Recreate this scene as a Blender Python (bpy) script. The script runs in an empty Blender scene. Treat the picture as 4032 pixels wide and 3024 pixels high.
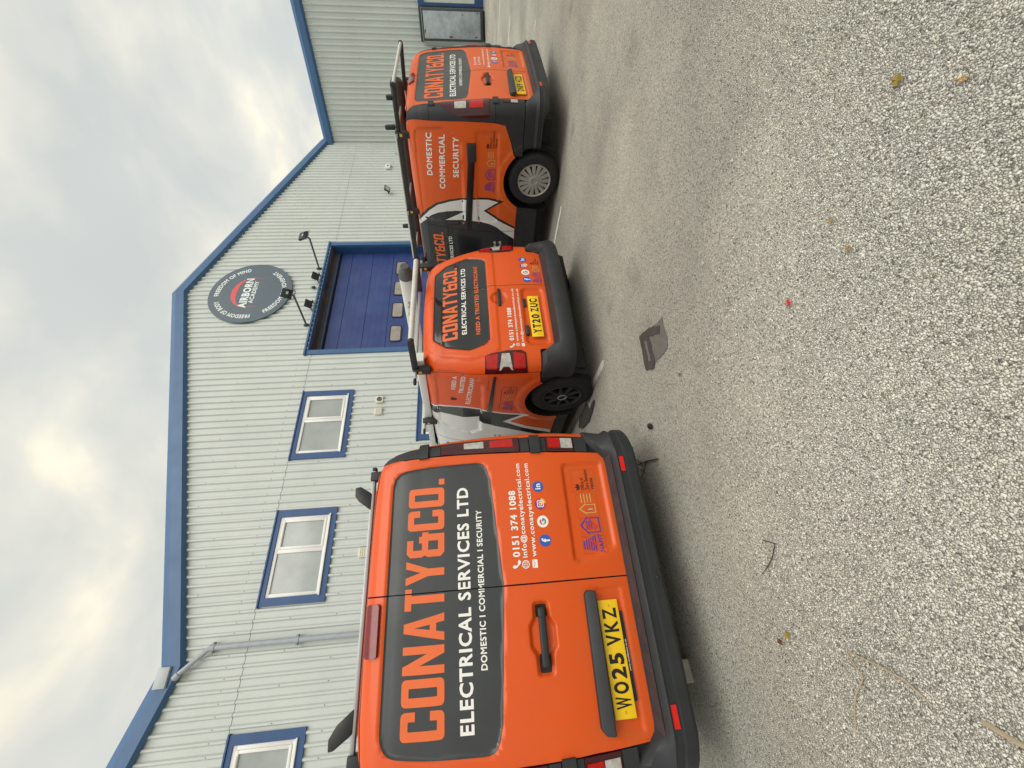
import bpy, bmesh, math, random
import numpy as np
from mathutils import Vector, Matrix
from mathutils.geometry import tessellate_polygon

random.seed(7); RNG = np.random.default_rng(7)
scene = bpy.context.scene
COL = scene.collection
R = math.radians

# ---------------------------------------------------------------- camera
CAM_H = 1.2309
G0 = 0.06                 # level of the yard under the vans
KG = (CAM_H-G0)/CAM_H
F_PX = 1549.54            # focal length in photo pixels (photo 4032 wide)
YAW, PITCH, ROLL = 0.49326, 0.08410, 0.04519
fw = Vector((math.sin(YAW)*math.cos(PITCH), math.cos(YAW)*math.cos(PITCH), -math.sin(PITCH)))
r0 = Vector((math.cos(YAW), -math.sin(YAW), 0)); d0 = fw.cross(r0)
rt = r0*math.cos(ROLL) + d0*math.sin(ROLL); dn = -r0*math.sin(ROLL) + d0*math.cos(ROLL)
cam_d = bpy.data.cameras.new('camera'); cam = bpy.data.objects.new('camera', cam_d); COL.objects.link(cam)
cam_d.sensor_fit = 'HORIZONTAL'; cam_d.sensor_width = 36; cam_d.lens = F_PX/4032*36
cam_d.clip_start = 0.02; cam_d.clip_end = 2000
m = Matrix((dn, rt, -fw)).transposed().to_4x4()      # the phone was held upright, the file lies on its side
m.translation = Vector((0, 0, CAM_H)); cam.matrix_world = m
scene.camera = cam

# ---------------------------------------------------------------- sky, sun, exposure
SUN_EL, SUN_AZ = R(48), R(167)      # azimuth clockwise from +Y: from behind the camera, to its right
world = bpy.data.worlds.new('World'); scene.world = world; world.use_nodes = True
wn = world.node_tree.nodes; wl = world.node_tree.links
bg = wn['Background']
sky = wn.new('ShaderNodeTexSky'); sky.sky_type = 'NISHITA'; sky.sun_disc = False
sky.sun_elevation = SUN_EL; sky.sun_rotation = SUN_AZ; sky.air_density = 1.0; sky.dust_density = 2.0
geo = wn.new('ShaderNodeTexCoord')
sep = wn.new('ShaderNodeSeparateXYZ'); wl.new(geo.outputs['Generated'], sep.inputs[0])
mx = wn.new('ShaderNodeMath'); mx.operation = 'MAXIMUM'; wl.new(sep.outputs['Z'], mx.inputs[0]); mx.inputs[1].default_value = 0.0
ad = wn.new('ShaderNodeMath'); ad.operation = 'ADD'; wl.new(mx.outputs[0], ad.inputs[0]); ad.inputs[1].default_value = 0.30
dv = wn.new('ShaderNodeVectorMath'); dv.operation = 'DIVIDE'
cmb = wn.new('ShaderNodeCombineXYZ')
for i in range(3): wl.new(ad.outputs[0], cmb.inputs[i])
wl.new(geo.outputs['Generated'], dv.inputs[0]); wl.new(cmb.outputs[0], dv.inputs[1])
n1 = wn.new('ShaderNodeTexNoise'); n1.inputs['Scale'].default_value = 2.9; n1.inputs['Detail'].default_value = 5; n1.inputs['Roughness'].default_value = 0.50; n1.inputs['Distortion'].default_value = 0.25
n2 = wn.new('ShaderNodeTexNoise'); n2.inputs['Scale'].default_value = 1.1; n2.inputs['Detail'].default_value = 3
off = wn.new('ShaderNodeVectorMath'); off.operation = 'ADD'; off.inputs[1].default_value = (3.1, 1.7, 5.0)
wl.new(dv.outputs[0], n1.inputs['Vector']); wl.new(dv.outputs[0], off.inputs[0]); wl.new(off.outputs[0], n2.inputs['Vector'])
cr1 = wn.new('ShaderNodeValToRGB'); e = cr1.color_ramp.elements
e[0].position = 0.37; e[0].color = (0.635, 0.672, 0.672, 1)
e[1].position = 0.65; e[1].color = (1.08, 1.01, 0.82, 1)
x = e.new(0.47); x.color = (0.72, 0.735, 0.70, 1)
x = e.new(0.56); x.color = (0.835, 0.83, 0.76, 1)
wl.new(n1.outputs[0], cr1.inputs[0])
cr2 = wn.new('ShaderNodeValToRGB'); e = cr2.color_ramp.elements
e[0].position = 0.35; e[0].color = (0.91, 0.90, 0.875, 1); e[1].position = 0.68; e[1].color = (1.10, 1.08, 1.03, 1)
wl.new(n2.outputs[0], cr2.inputs[0])
mul = wn.new('ShaderNodeMix'); mul.data_type = 'RGBA'; mul.blend_type = 'MULTIPLY'; mul.inputs['Factor'].default_value = 1.0
wl.new(cr1.outputs[0], mul.inputs['A']); wl.new(cr2.outputs[0], mul.inputs['B'])
sm = wn.new('ShaderNodeVectorMath'); sm.operation = 'SCALE'; sm.inputs['Scale'].default_value = 0.10
wl.new(sky.outputs[0], sm.inputs[0])
mixs = wn.new('ShaderNodeMix'); mixs.data_type = 'RGBA'; mixs.inputs['Factor'].default_value = 0.92
wl.new(sm.outputs[0], mixs.inputs['A']); wl.new(mul.outputs['Result'], mixs.inputs['B'])
wl.new(mixs.outputs['Result'], bg.inputs['Color']); bg.inputs['Strength'].default_value = 0.80

sun_d = bpy.data.lights.new('sun', 'SUN'); sun = bpy.data.objects.new('sun', sun_d); COL.objects.link(sun)
sun_d.energy = 1.5; sun_d.angle = R(52); sun_d.color = (1.0, 0.955, 0.88)
sun.location = (0, -10, 20)
sd = Vector((math.sin(SUN_AZ)*math.cos(SUN_EL), math.cos(SUN_AZ)*math.cos(SUN_EL), math.sin(SUN_EL)))
sun.rotation_euler = sd.to_track_quat('Z', 'Y').to_euler()
vs = scene.view_settings; vs.view_transform = 'Standard'; vs.look = 'None'; vs.exposure = 0.50; vs.gamma = 1.0; vs.use_curve_mapping = False

# ---------------------------------------------------------------- helpers: objects
def tag(o, label=None, cat=None, group=None, kind=None):
    if label: o['label'] = label
    if cat: o['category'] = cat
    if group: o['group'] = group
    if kind: o['kind'] = kind
    return o
def thing(name, label, cat, loc=(0, 0, 0), rz=0.0, group=None):
    o = bpy.data.objects.new(name, None); COL.objects.link(o)
    o.empty_display_size = 0.2
    o.location = loc; o.rotation_euler = (0, 0, rz)
    return tag(o, label, cat, group)
def link(name, me, mat=None, parent=None):
    o = bpy.data.objects.new(name, me); COL.objects.link(o)
    if mat is not None: me.materials.append(mat)
    if parent is not None: o.parent = parent
    return o
def mesh(name, v, f, mat=None, parent=None, smooth=False):
    me = bpy.data.meshes.new(name)
    me.from_pydata([tuple(map(float, p)) for p in v], [], [tuple(int(i) for i in q) for q in f]); me.update()
    if smooth: me.polygons.foreach_set('use_smooth', [True]*len(me.polygons))
    return link(name, me, mat, parent)
def bm_obj(name, bm, mat=None, parent=None, smooth=False, angle=None):
    me = bpy.data.meshes.new(name); bm.normal_update(); bm.to_mesh(me); bm.free()
    if smooth: me.polygons.foreach_set('use_smooth', [True]*len(me.polygons))
    if angle is not None:
        me.polygons.foreach_set('use_smooth', [True]*len(me.polygons)); me.set_sharp_from_angle(angle=angle)
    return link(name, me, mat, parent)
def bm_box(bm, lo, hi, bev=0.0, seg=2, mtx=None):
    lo = Vector(lo); hi = Vector(hi)
    g = bmesh.ops.create_cube(bm, size=1.0)
    vs_ = g['verts']
    for v in vs_:
        v.co = Vector(((lo.x+hi.x)/2+v.co.x*(hi.x-lo.x), (lo.y+hi.y)/2+v.co.y*(hi.y-lo.y), (lo.z+hi.z)/2+v.co.z*(hi.z-lo.z)))
    if bev > 0:
        ed = set()
        for v in vs_: ed.update(v.link_edges)
        r = bmesh.ops.bevel(bm, geom=list(ed), offset=bev, segments=seg, affect='EDGES', profile=0.5)
        vs_ = list({v for fc in r['faces'] for v in fc.verts} | {v for v in vs_ if v.is_valid})
    if mtx is not None:
        for v in vs_:
            if v.is_valid: v.co = mtx @ v.co
def box(name, lo, hi, mat, parent=None, bev=0.0, seg=2, mtx=None):
    bm = bmesh.new(); bm_box(bm, lo, hi, bev, seg, mtx)
    return bm_obj(name, bm, mat, parent, angle=R(35) if bev else None)
def bm_tube(bm, pts, rad, n=12, cap=True, sx=1.0):
    pts = [Vector(p) for p in pts]; rings = []
    rads = rad if isinstance(rad, (list, tuple)) else [rad]*len(pts)
    up = None
    for i, p in enumerate(pts):
        t = ((pts[min(i+1, len(pts)-1)] - pts[max(i-1, 0)])).normalized()
        if up is None:
            up = Vector((0, 0, 1)) if abs(t.z) < 0.9 else Vector((1, 0, 0))
        a = t.cross(up).normalized(); b = a.cross(t).normalized(); up = b
        rings.append([bm.verts.new(p + (a*math.cos(2*math.pi*k/n)*sx + b*math.sin(2*math.pi*k/n))*rads[i]) for k in range(n)])
    for i in range(len(rings)-1):
        for k in range(n):
            bm.faces.new((rings[i][k], rings[i][(k+1) % n], rings[i+1][(k+1) % n], rings[i+1][k]))
    if cap:
        bm.faces.new(list(reversed(rings[0]))); bm.faces.new(rings[-1])
def tube(name, pts, rad, mat, parent=None, n=12, sx=1.0):
    bm = bmesh.new(); bm_tube(bm, pts, rad, n, True, sx)
    return bm_obj(name, bm, mat, parent, angle=R(40))
def bm_lathe(bm, prof, n, origin, axis):      # prof: (along axis, radius)
    axis = Vector(axis).normalized(); a = axis.orthogonal().normalized(); b = axis.cross(a)
    o = Vector(origin); rings = []
    for h, r in prof:
        rings.append([bm.verts.new(o + axis*h + (a*math.cos(2*math.pi*k/n)+b*math.sin(2*math.pi*k/n))*r) for k in range(n)])
    for i in range(len(rings)-1):
        for k in range(n):
            bm.faces.new((rings[i][k], rings[i][(k+1) % n], rings[i+1][(k+1) % n], rings[i+1][k]))
    return rings
def bm_prism(bm, poly, fn, h0, h1):           # polygon (2d) between two levels, fn(x, y, h) -> 3d
    a = [bm.verts.new(fn(p[0], p[1], h0)) for p in poly]; b = [bm.verts.new(fn(p[0], p[1], h1)) for p in poly]
    n = len(poly)
    for i in range(n): bm.faces.new((a[i], a[(i+1) % n], b[(i+1) % n], b[i]))
    bm.faces.new(list(reversed(a))); bm.faces.new(b)
    bmesh.ops.recalc_face_normals(bm, faces=bm.faces[:])
def prism(name, poly, fn, h0, h1, mat, parent=None, bev=0.0):
    bm = bmesh.new(); bm_prism(bm, poly, fn, h0, h1)
    if bev: bmesh.ops.bevel(bm, geom=bm.edges[:], offset=bev, segments=2, affect='EDGES', profile=0.5)
    return bm_obj(name, bm, mat, parent, angle=R(35) if bev else None)
def rrect(x0, z0, x1, z1, r, n=5):
    P = []
    for cx, cz, a0 in ((x1-r, z1-r, 0), (x0+r, z1-r, 90), (x0+r, z0+r, 180), (x1-r, z0+r, 270)):
        for k in range(n+1):
            a = R(a0 + 90*k/n); P.append((cx+r*math.cos(a), cz+r*math.sin(a)))
    return P
def circ(x, z, r, n=28, a0=0, a1=360): return [(x+r*math.cos(R(a0+(a1-a0)*k/n)), z+r*math.sin(R(a0+(a1-a0)*k/n))) for k in range(n)]
def rpoly(P, r, n=5):                          # round the corners of a polygon; r number or list
    out = []; N = len(P)
    for i in range(N):
        rr = r[i] if isinstance(r, (list, tuple)) else r
        p = Vector(P[i]); a = Vector(P[i-1]) - p; b = Vector(P[(i+1) % N]) - p
        if rr <= 0: out.append(tuple(p)); continue
        la, lb = a.length, b.length; a.normalize(); b.normalize()
        ang = a.angle(b); t = min(rr/math.tan(ang/2), la*0.48, lb*0.48)
        p0 = p + a*t; p1 = p + b*t
        for k in range(n+1):
            u = k/n; q = p0*(1-u)**2 + p*2*u*(1-u) + p1*u*u; out.append((q.x, q.y))
    return out
def annulus(x, z, r0_, r1_, a0, a1, n=16):
    return circ(x, z, r1_, n, a0, a1) + [(x+r1_*math.cos(R(a1)), z+r1_*math.sin(R(a1)))] + list(reversed(circ(x, z, r0_, n, a0, a1) + [(x+r0_*math.cos(R(a1)), z+r0_*math.sin(R(a1)))]))

# ---------------------------------------------------------------- helpers: materials
MATS = {}
def mat(name, col, rough=0.5, metal=0.0, coat=0.0, spec=0.5, var=0.0, vscale=6.0, bump=0.0, bscale=120.0, col2=None, alpha=1.0, trans=0.0, detail=5.0):
    if name in MATS: return MATS[name]
    M = bpy.data.materials.new(name); M.use_nodes = True; nt = M.node_tree; N = nt.nodes; L = nt.links
    b = N['Principled BSDF']; b.inputs['Roughness'].default_value = rough; b.inputs['Metallic'].default_value = metal
    b.inputs['Coat Weight'].default_value = coat; b.inputs['Coat Roughness'].default_value = 0.06; b.inputs['Specular IOR Level'].default_value = spec
    b.inputs['Base Color'].default_value = (*col, 1); b.inputs['Transmission Weight'].default_value = trans
    tc = N.new('ShaderNodeTexCoord')
    if var > 0:
        n = N.new('ShaderNodeTexNoise'); n.inputs['Scale'].default_value = vscale; n.inputs['Detail'].default_value = detail; n.inputs['Roughness'].default_value = 0.6
        L.new(tc.outputs['Object'], n.inputs['Vector'])
        r = N.new('ShaderNodeValToRGB'); r.color_ramp.elements[0].position = 0.32; r.color_ramp.elements[1].position = 0.68
        c2 = col2 if col2 else tuple(c*(1-var) for c in col)
        r.color_ramp.elements[0].color = (*c2, 1); r.color_ramp.elements[1].color = (*col, 1)
        L.new(n.outputs[0], r.inputs[0]); L.new(r.outputs[0], b.inputs['Base Color'])
        mr = N.new('ShaderNodeMapRange'); mr.inputs['To Min'].default_value = min(1, rough*1.25+0.03); mr.inputs['To Max'].default_value = rough*0.9
        L.new(n.outputs[0], mr.inputs['Value']); L.new(mr.outputs[0], b.inputs['Roughness'])
    if bump > 0:
        n = N.new('ShaderNodeTexNoise'); n.inputs['Scale'].default_value = bscale; n.inputs['Detail'].default_value = 3
        L.new(tc.outputs['Object'], n.inputs['Vector'])
        bp = N.new('ShaderNodeBump'); bp.inputs['Strength'].default_value = bump; bp.inputs['Distance'].default_value = 0.004
        L.new(n.outputs[0], bp.inputs['Height']); L.new(bp.outputs[0], b.inputs['Normal'])
    MATS[name] = M
    return M
def dirt(M, zlo, zhi, col, amount):            # road film: grime that builds up towards the sills, with its own streaky shape
    nt = M.node_tree; N = nt.nodes; L = nt.links; b = N['Principled BSDF']
    tc = N.new('ShaderNodeTexCoord'); sp = N.new('ShaderNodeSeparateXYZ'); L.new(tc.outputs['Object'], sp.inputs[0])
    mr = N.new('ShaderNodeMapRange'); mr.inputs['From Min'].default_value = zhi; mr.inputs['From Max'].default_value = zlo
    L.new(sp.outputs['Z'], mr.inputs['Value'])
    n = N.new('ShaderNodeTexNoise'); n.inputs['Scale'].default_value = 9; n.inputs['Detail'].default_value = 7; n.inputs['Roughness'].default_value = 0.65
    mp = N.new('ShaderNodeMapping'); mp.inputs['Scale'].default_value = (1.6, 1.6, 0.7); L.new(tc.outputs['Object'], mp.inputs[0]); L.new(mp.outputs[0], n.inputs['Vector'])
    r = N.new('ShaderNodeValToRGB'); r.color_ramp.elements[0].position = 0.40; r.color_ramp.elements[1].position = 0.72
    L.new(n.outputs[0], r.inputs[0])
    mm = N.new('ShaderNodeMath'); mm.operation = 'MULTIPLY'; L.new(mr.outputs[0], mm.inputs[0]); L.new(r.outputs[0], mm.inputs[1])
    m2 = N.new('ShaderNodeMath'); m2.operation = 'MULTIPLY'; L.new(mm.outputs[0], m2.inputs[0]); m2.inputs[1].default_value = amount
    mix = N.new('ShaderNodeMix'); mix.data_type = 'RGBA'; L.new(m2.outputs[0], mix.inputs['Factor']); mix.inputs['B'].default_value = (*col, 1)
    src = b.inputs['Base Color'].links
    if src: L.new(src[0].from_socket, mix.inputs['A'])
    else: mix.inputs['A'].default_value = b.inputs['Base Color'].default_value
    L.new(mix.outputs['Result'], b.inputs['Base Color'])
    return M
ORANGE = dirt(mat('orange_paint', (0.68, 0.082, 0.003), 0.36, coat=0.16, spec=0.40, var=0.05, vscale=3), 0.35, 1.25, (0.36, 0.13, 0.045), 0.40)
ORANGE3 = dirt(mat('orange_paint_dusty', (0.67, 0.098, 0.009), 0.40, coat=0.14, spec=0.40, var=0.06, vscale=3), 0.35, 1.25, (0.42, 0.19, 0.085), 0.5)
ORANGE_V = mat('orange_vinyl', (0.74, 0.135, 0.026), 0.42, var=0.04)
WHITE_V = mat('white_vinyl', (0.80, 0.80, 0.77), 0.38, var=0.04)
WHITE_P = dirt(mat('white_paint', (0.70, 0.715, 0.71), 0.22, coat=0.4, var=0.04), 0.3, 1.0, (0.42, 0.39, 0.34), 0.5)
BLACK_V = mat('black_vinyl', (0.012, 0.013, 0.016), 0.2, coat=0.3)
GREY_V = mat('dark_grey_window_vinyl', (0.041, 0.046, 0.049), 0.30, var=0.35, vscale=2.4, coat=0.0)
GLASS = mat('tinted_glass', (0.020, 0.022, 0.023), 0.10, coat=0.0, spec=0.5)
PLASTIC = mat('grey_black_plastic', (0.024, 0.027, 0.031), 0.50, spec=0.45, var=0.3, vscale=5, bump=0.12, bscale=500)
PLASTIC_D = mat('brown_dusty_plastic', (0.050, 0.040, 0.042), 0.6, var=0.45, vscale=14, bump=0.25, bscale=300)
BLACK = mat('black_gap', (0.006, 0.006, 0.007), 0.7)
RUBBER = mat('tyre_rubber', (0.016, 0.016, 0.017), 0.75, var=0.3, vscale=30, bump=0.3, bscale=200)
SILVER = mat('silver_wheel_paint', (0.42, 0.41, 0.39), 0.42, metal=0.25, var=0.25, vscale=12)
ALU = mat('brushed_aluminium', (0.38, 0.39, 0.40), 0.40, metal=0.6, var=0.12, vscale=20)
ALUP = mat('pale_aluminium_tube', (0.66, 0.65, 0.61), 0.42, metal=0.15, var=0.22, vscale=9)
LAMP_R = mat('red_lens', (0.50, 0.003, 0.002), 0.14, coat=0.25, spec=0.4, var=0.35, vscale=40, bump=0.35, bscale=90)
LAMP_D = mat('dark_red_lens', (0.050, 0.004, 0.008), 0.12, coat=0.35, spec=0.4, var=0.2, vscale=14)
LAMP_W = mat('clear_lens', (0.50, 0.49, 0.46), 0.10, coat=0.6, var=0.38, vscale=26, bump=0.5, bscale=90)
REFL = mat('red_reflector', (0.62, 0.006, 0.003), 0.2, coat=0.3)
YELLOW = mat('yellow_plate', (0.90, 0.58, 0.008), 0.4, var=0.05, vscale=10)
INK = mat('black_ink', (0.008, 0.008, 0.009), 0.4)
BLUE_F = mat('icon_blue', (0.020, 0.095, 0.42), 0.4)
PURPLE = mat('icon_purple', (0.23, 0.020, 0.22), 0.4); PINK = mat('icon_pink', (0.55, 0.025, 0.10), 0.4); GOLD = mat('icon_gold', (0.80, 0.42, 0.03), 0.4)
GREEN = mat('icon_green', (0.05, 0.30, 0.06), 0.4); REDI = mat('icon_red', (0.55, 0.03, 0.03), 0.4)
NAVY = mat('logo_blue', (0.060, 0.040, 0.30), 0.4); TAN = mat('logo_tan', (0.62, 0.30, 0.09), 0.4); CRIMSON = mat('logo_red', (0.60, 0.035, 0.03), 0.4); CYAN = mat('logo_cyan', (0.15, 0.55, 0.50), 0.4)
BROWN_T = mat('dark_brown_print', (0.06, 0.014, 0.006), 0.4)

# ---------------------------------------------------------------- helpers: flat lettering
TXT = {}
WORDS = ['ELECTRICAL SERVICES LTD', 'DOMESTIC I COMMERCIAL I SECURITY', '0151 374 1088', 'info@conatyelectrical.com', 'www.conatyelectrical.com',
 'www.conatyandcoelectrical.co.uk', 'info@conatyandcoelectrical.co.uk', 'NEED A TRUSTED ELECTRICIAN?', 'NEED A', 'TRUSTED', 'ELECTRICIAN?', 'DOMESTIC', 'COMMERCIAL', 'SECURITY',
 'Office of', 'Zero Emission', 'Vehicles', 'NAPIT', 'f', 'in', 'FREEDOM OF BODY', 'FREEDOM OF MIND', 'FREEDOM OF MOVEMENT', 'ACADEMY', 'AIRBORN', 'www.retailplates.co.uk', 'PipeTube'] + list('WO25VKZYT0UCDN19H')
def text2(w, x0, x1, z0, z1, full=False):
    """lettering scaled so that it spans x0..x1; baseline z0, capital height z1-z0 (full: bounding box z0..z1)"""
    v, f = TXT[w]; v = v.copy()
    lo = v.min(0); hi = v.max(0)
    v[:, 0] = x0 + (v[:, 0]-lo[0])/(hi[0]-lo[0])*(x1-x0)
    if full: v[:, 1] = z0 + (v[:, 1]-lo[1])/(hi[1]-lo[1])*(z1-z0)
    else: v[:, 1] = z0 + v[:, 1]/0.72*(z1-z0)
    return v, f
def merge2(parts):
    V = []; F = []; n = 0
    for v, f in parts:
        v = np.asarray(v, float); V.append(v); F += [tuple(i+n for i in q) for q in f]; n += len(v)
    return np.concatenate(V), F
def fill2(outer, holes=()):
    loops = [[Vector((p[0], p[1], 0)) for p in outer]] + [[Vector((p[0], p[1], 0)) for p in h] for h in holes]
    tri = tessellate_polygon(loops)
    v = np.array([(p.x, p.y) for l in loops for p in l]); F = []
    for t in tri:
        a, b, c = (v[i] for i in t)
        ar = (b[0]-a[0])*(c[1]-a[1])-(b[1]-a[1])*(c[0]-a[0])
        if abs(ar) < 1e-12: continue
        F.append(tuple(t) if ar > 0 else tuple(reversed(t)))
    return v, F
def embolden(v, f, d):
    """thicken filled lettering by moving its outlines outwards by d, loop by loop"""
    cnt = {}
    for q in f:
        for i in range(len(q)): cnt[(q[i], q[(i+1) % len(q)])] = 1
    nx = {a: b for (a, b) in cnt if (b, a) not in cnt}
    loops = []; seen = set()
    for st in list(nx):
        if st in seen: continue
        L_ = []; k = st
        while k not in seen and k in nx: seen.add(k); L_.append(k); k = nx[k]
        P = [v[i] for i in L_]; Q = []
        for p in P:
            if not Q or np.hypot(*(p-Q[-1])) > .006: Q.append(p)
        if len(Q) > 2 and np.hypot(*(Q[0]-Q[-1])) <= .006: Q.pop()
        if len(Q) < 3: continue
        n = len(Q); O = []
        for i in range(n):
            a = Q[i]-Q[i-1]; b = Q[(i+1) % n]-Q[i]; a = a/np.hypot(*a); b = b/np.hypot(*b)
            na = np.array([a[1], -a[0]]); nb = np.array([b[1], -b[0]]); m_ = na+nb; k2 = m_@m_
            O.append(Q[i]+(m_*2/k2 if k2 > .9 else m_*1.2)*d)
        loops.append(np.array(O))
    ar = lambda P: .5*sum(P[i-1][0]*P[i][1]-P[i][0]*P[i-1][1] for i in range(len(P)))
    outs = [P for P in loops if ar(P) > 0]; holes = [P for P in loops if ar(P) <= 0]
    def inside(p, P):
        c = False
        for i in range(len(P)):
            x0, y0 = P[i-1]; x1, y1 = P[i]
            if (y0 > p[1]) != (y1 > p[1]) and p[0] < x0+(p[1]-y0)/(y1-y0)*(x1-x0): c = not c
        return c
    parts = []
    for P in outs:
        H = [h for h in holes if inside(h.mean(0), P)]
        parts.append(fill2([tuple(q) for q in P], [[tuple(q) for q in h] for h in H]))
    return merge2(parts)
def build_texts():
    obs = []
    for w in dict.fromkeys(WORDS):
        cu = bpy.data.curves.new('lettering', 'FONT'); cu.body = w; cu.size = 1; cu.fill_mode = 'FRONT'; cu.resolution_u = 3
        cu.space_character = 1.12
        o = bpy.data.objects.new('lettering', cu); COL.objects.link(o); obs.append((w, o, cu))
    dg = bpy.context.evaluated_depsgraph_get(); dg.update()
    for w, o, cu in obs:
        ev = o.evaluated_get(dg); me = ev.to_mesh()
        v = np.array([(p.co.x, p.co.y) for p in me.vertices]); f = [tuple(p.vertices) for p in me.polygons]
        nz = [me.polygons[0].normal.z]
        ev.to_mesh_clear()
        if nz[0] < 0: f = [tuple(reversed(q)) for q in f]
        TXT[w] = embolden(v, f, .038 if len(w) == 1 and w != 'f' else .045 if w == 'AIRBORN' else .030 if w.isupper() or w[0].isdigit() or len(w) < 3 else .020)
    for w, o, cu in obs:
        bpy.data.objects.remove(o); bpy.data.curves.remove(cu)
build_texts()
t_ = 0.19
BLOCK = {   # squared block capitals of the firm's name: outline, holes, width
 'C': (rpoly([(0, 0), (.54, 0), (.54, .33), (.36, .33), (.36, .17), (.18, .17), (.18, .83), (.36, .83), (.36, .67), (.54, .67), (.54, 1), (0, 1)], [.12, .12, 0, 0, .02, .02, .02, .02, 0, 0, .12, .12]), [], .54),
 'O': (rpoly([(0, 0), (.54, 0), (.54, 1), (0, 1)], .12), [rpoly([(.18, .17), (.36, .17), (.36, .83), (.18, .83)], .02)], .54),
 'N': ([(0, 0), (.17, 0), (.17, .60), (.41, 0), (.58, 0), (.58, 1), (.41, 1), (.41, .42), (.17, 1), (0, 1)], [], .58),
 'A': ([(0, 0), (.18, 0), (.215, .20), (.385, .20), (.42, 0), (.60, 0), (.40, 1), (.20, 1)], [[(.243, .36), (.357, .36), (.30, .74)]], .60),
 'T': ([(.16, 0), (.34, 0), (.34, .83), (.50, .83), (.50, 1), (0, 1), (0, .83), (.16, .83)], [], .50),
 'Y': ([(.20, 0), (.38, 0), (.38, .42), (.58, 1), (.40, 1), (.29, .62), (.18, 1), (0, 1), (.20, .42)], [], .58),
 '&': ([(0, .60), (0, .90), (.10, 1), (.44, 1), (.44, .83), (.18, .83), (.18, .60), (.36, .60), (.36, .68), (.53, .68), (.53, .60), (.64, .60), (.64, .43), (.59, .43), (.59, 0), (.10, 0), (0, .10), (0, .44), (.05, .52)], [[(.18, .17), (.41, .17), (.41, .43), (.18, .43)]], .60),
 '.': ([(0, 0), (.17, 0), (.17, .16), (0, .16)], [], .17)}
def block2(w, x0, x1, z0, z1):
    gap = 0.085; P = []; x = 0
    for c in w:
        o, h, wd = BLOCK[c]; v, f = fill2(o, h); v = v.copy(); v[:, 0] += x; P.append((v, f)); x += wd + gap
    v, f = merge2(P); x -= gap
    v[:, 0] = x0 + v[:, 0]/x*(x1-x0); v[:, 1] = z0 + v[:, 1]*(z1-z0)
    return v, f
def refine(v, f, xs, zs, cuts=()):
    """cut a flat mesh along grid lines so that it can follow a curved surface; cuts: strips to remove ((p0, p1, half width))"""
    bm = bmesh.new(); vv = [bm.verts.new((p[0], p[1], 0)) for p in v]
    for q in f:
        try: bm.faces.new([vv[i] for i in q])
        except ValueError: pass
    lo = np.min(v, 0); hi = np.max(v, 0)
    for vals, k in ((xs, 0), (zs, 1)):
        for c in vals:
            if lo[k]+1e-4 < c < hi[k]-1e-4:
                co = (c, 0, 0) if k == 0 else (0, c, 0); no = (1, 0, 0) if k == 0 else (0, 1, 0)
                bmesh.ops.bisect_plane(bm, geom=bm.verts[:]+bm.edges[:]+bm.faces[:], dist=1e-6, plane_co=co, plane_no=no)
    for p0, p1, w in cuts:
        t = Vector((p1[0]-p0[0], p1[1]-p0[1], 0)); ln = t.length; t.normalize(); n = Vector((-t.y, t.x, 0)); c = Vector((p0[0], p0[1], 0))
        for s in (-w, w):
            bmesh.ops.bisect_plane(bm, geom=bm.verts[:]+bm.edges[:]+bm.faces[:], dist=1e-6, plane_co=c+n*s, plane_no=n)
        kill = []
        for fc in bm.faces:
            d = fc.calc_center_median() - c
            if abs(d.dot(n)) < w and -0.01 < d.dot(t) < ln+0.01: kill.append(fc)
        bmesh.ops.delete(bm, geom=kill, context='FACES')
    bm.verts.index_update()
    V = np.array([(p.co.x, p.co.y) for p in bm.verts]) if len(bm.verts) else np.zeros((0, 2))
    F = [tuple(q.index for q in fc.verts) for fc in bm.faces]
    E = [(e.verts[0].index, e.verts[1].index) for e in bm.edges if e.is_boundary]
    # keep the winding of the face for the skirt
    EB = []
    for e in bm.edges:
        if e.is_boundary:
            l = e.link_loops[0]; EB.append((l.vert.index, l.link_loop_next.vert.index))
    bm.free()
    return V, F, EB

# ---------------------------------------------------------------- vans: one wrap-around surface per body, panels are cut from it
def crv(x, xs, ys):                            # smooth interpolation
    x = np.asarray(x, float); xs = np.asarray(xs, float); ys = np.asarray(ys, float)
    m = np.gradient(ys, xs); i = np.clip(np.searchsorted(xs, x)-1, 0, len(xs)-2)
    h = xs[i+1]-xs[i]; t = np.clip((x-xs[i])/h, 0, 1)
    return (2*t**3-3*t**2+1)*ys[i]+(t**3-2*t**2+t)*h*m[i]+(-2*t**3+3*t**2)*ys[i+1]+(t**3-t**2)*h*m[i+1]
def sst(a, b, x): t = np.clip((x-a)/(b-a), 0, 1); return t*t*(3-2*t)
def sdf(P, x, z):                              # signed distance to a polygon, negative inside
    P = np.asarray(P, float); d = np.full(x.shape, 1e9); ins = np.zeros(x.shape, bool); n = len(P)
    for i in range(n):
        a = P[i]; b = P[(i+1) % n]; ex, ez = b-a; wx = x-a[0]; wz = z-a[1]
        t = np.clip((wx*ex+wz*ez)/(ex*ex+ez*ez+1e-12), 0, 1)
        d = np.minimum(d, (wx-ex*t)**2+(wz-ez*t)**2)
        c = ((a[1] <= z) & (b[1] > z)) | ((b[1] <= z) & (a[1] > z))
        with np.errstate(divide='ignore', invalid='ignore'):
            xi = a[0]+(z-a[1])/(b[1]-a[1]+1e-15)*(b[0]-a[0])
        ins ^= c & (x < xi)
    d = np.sqrt(d); return np.where(ins, -d, d)
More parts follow.
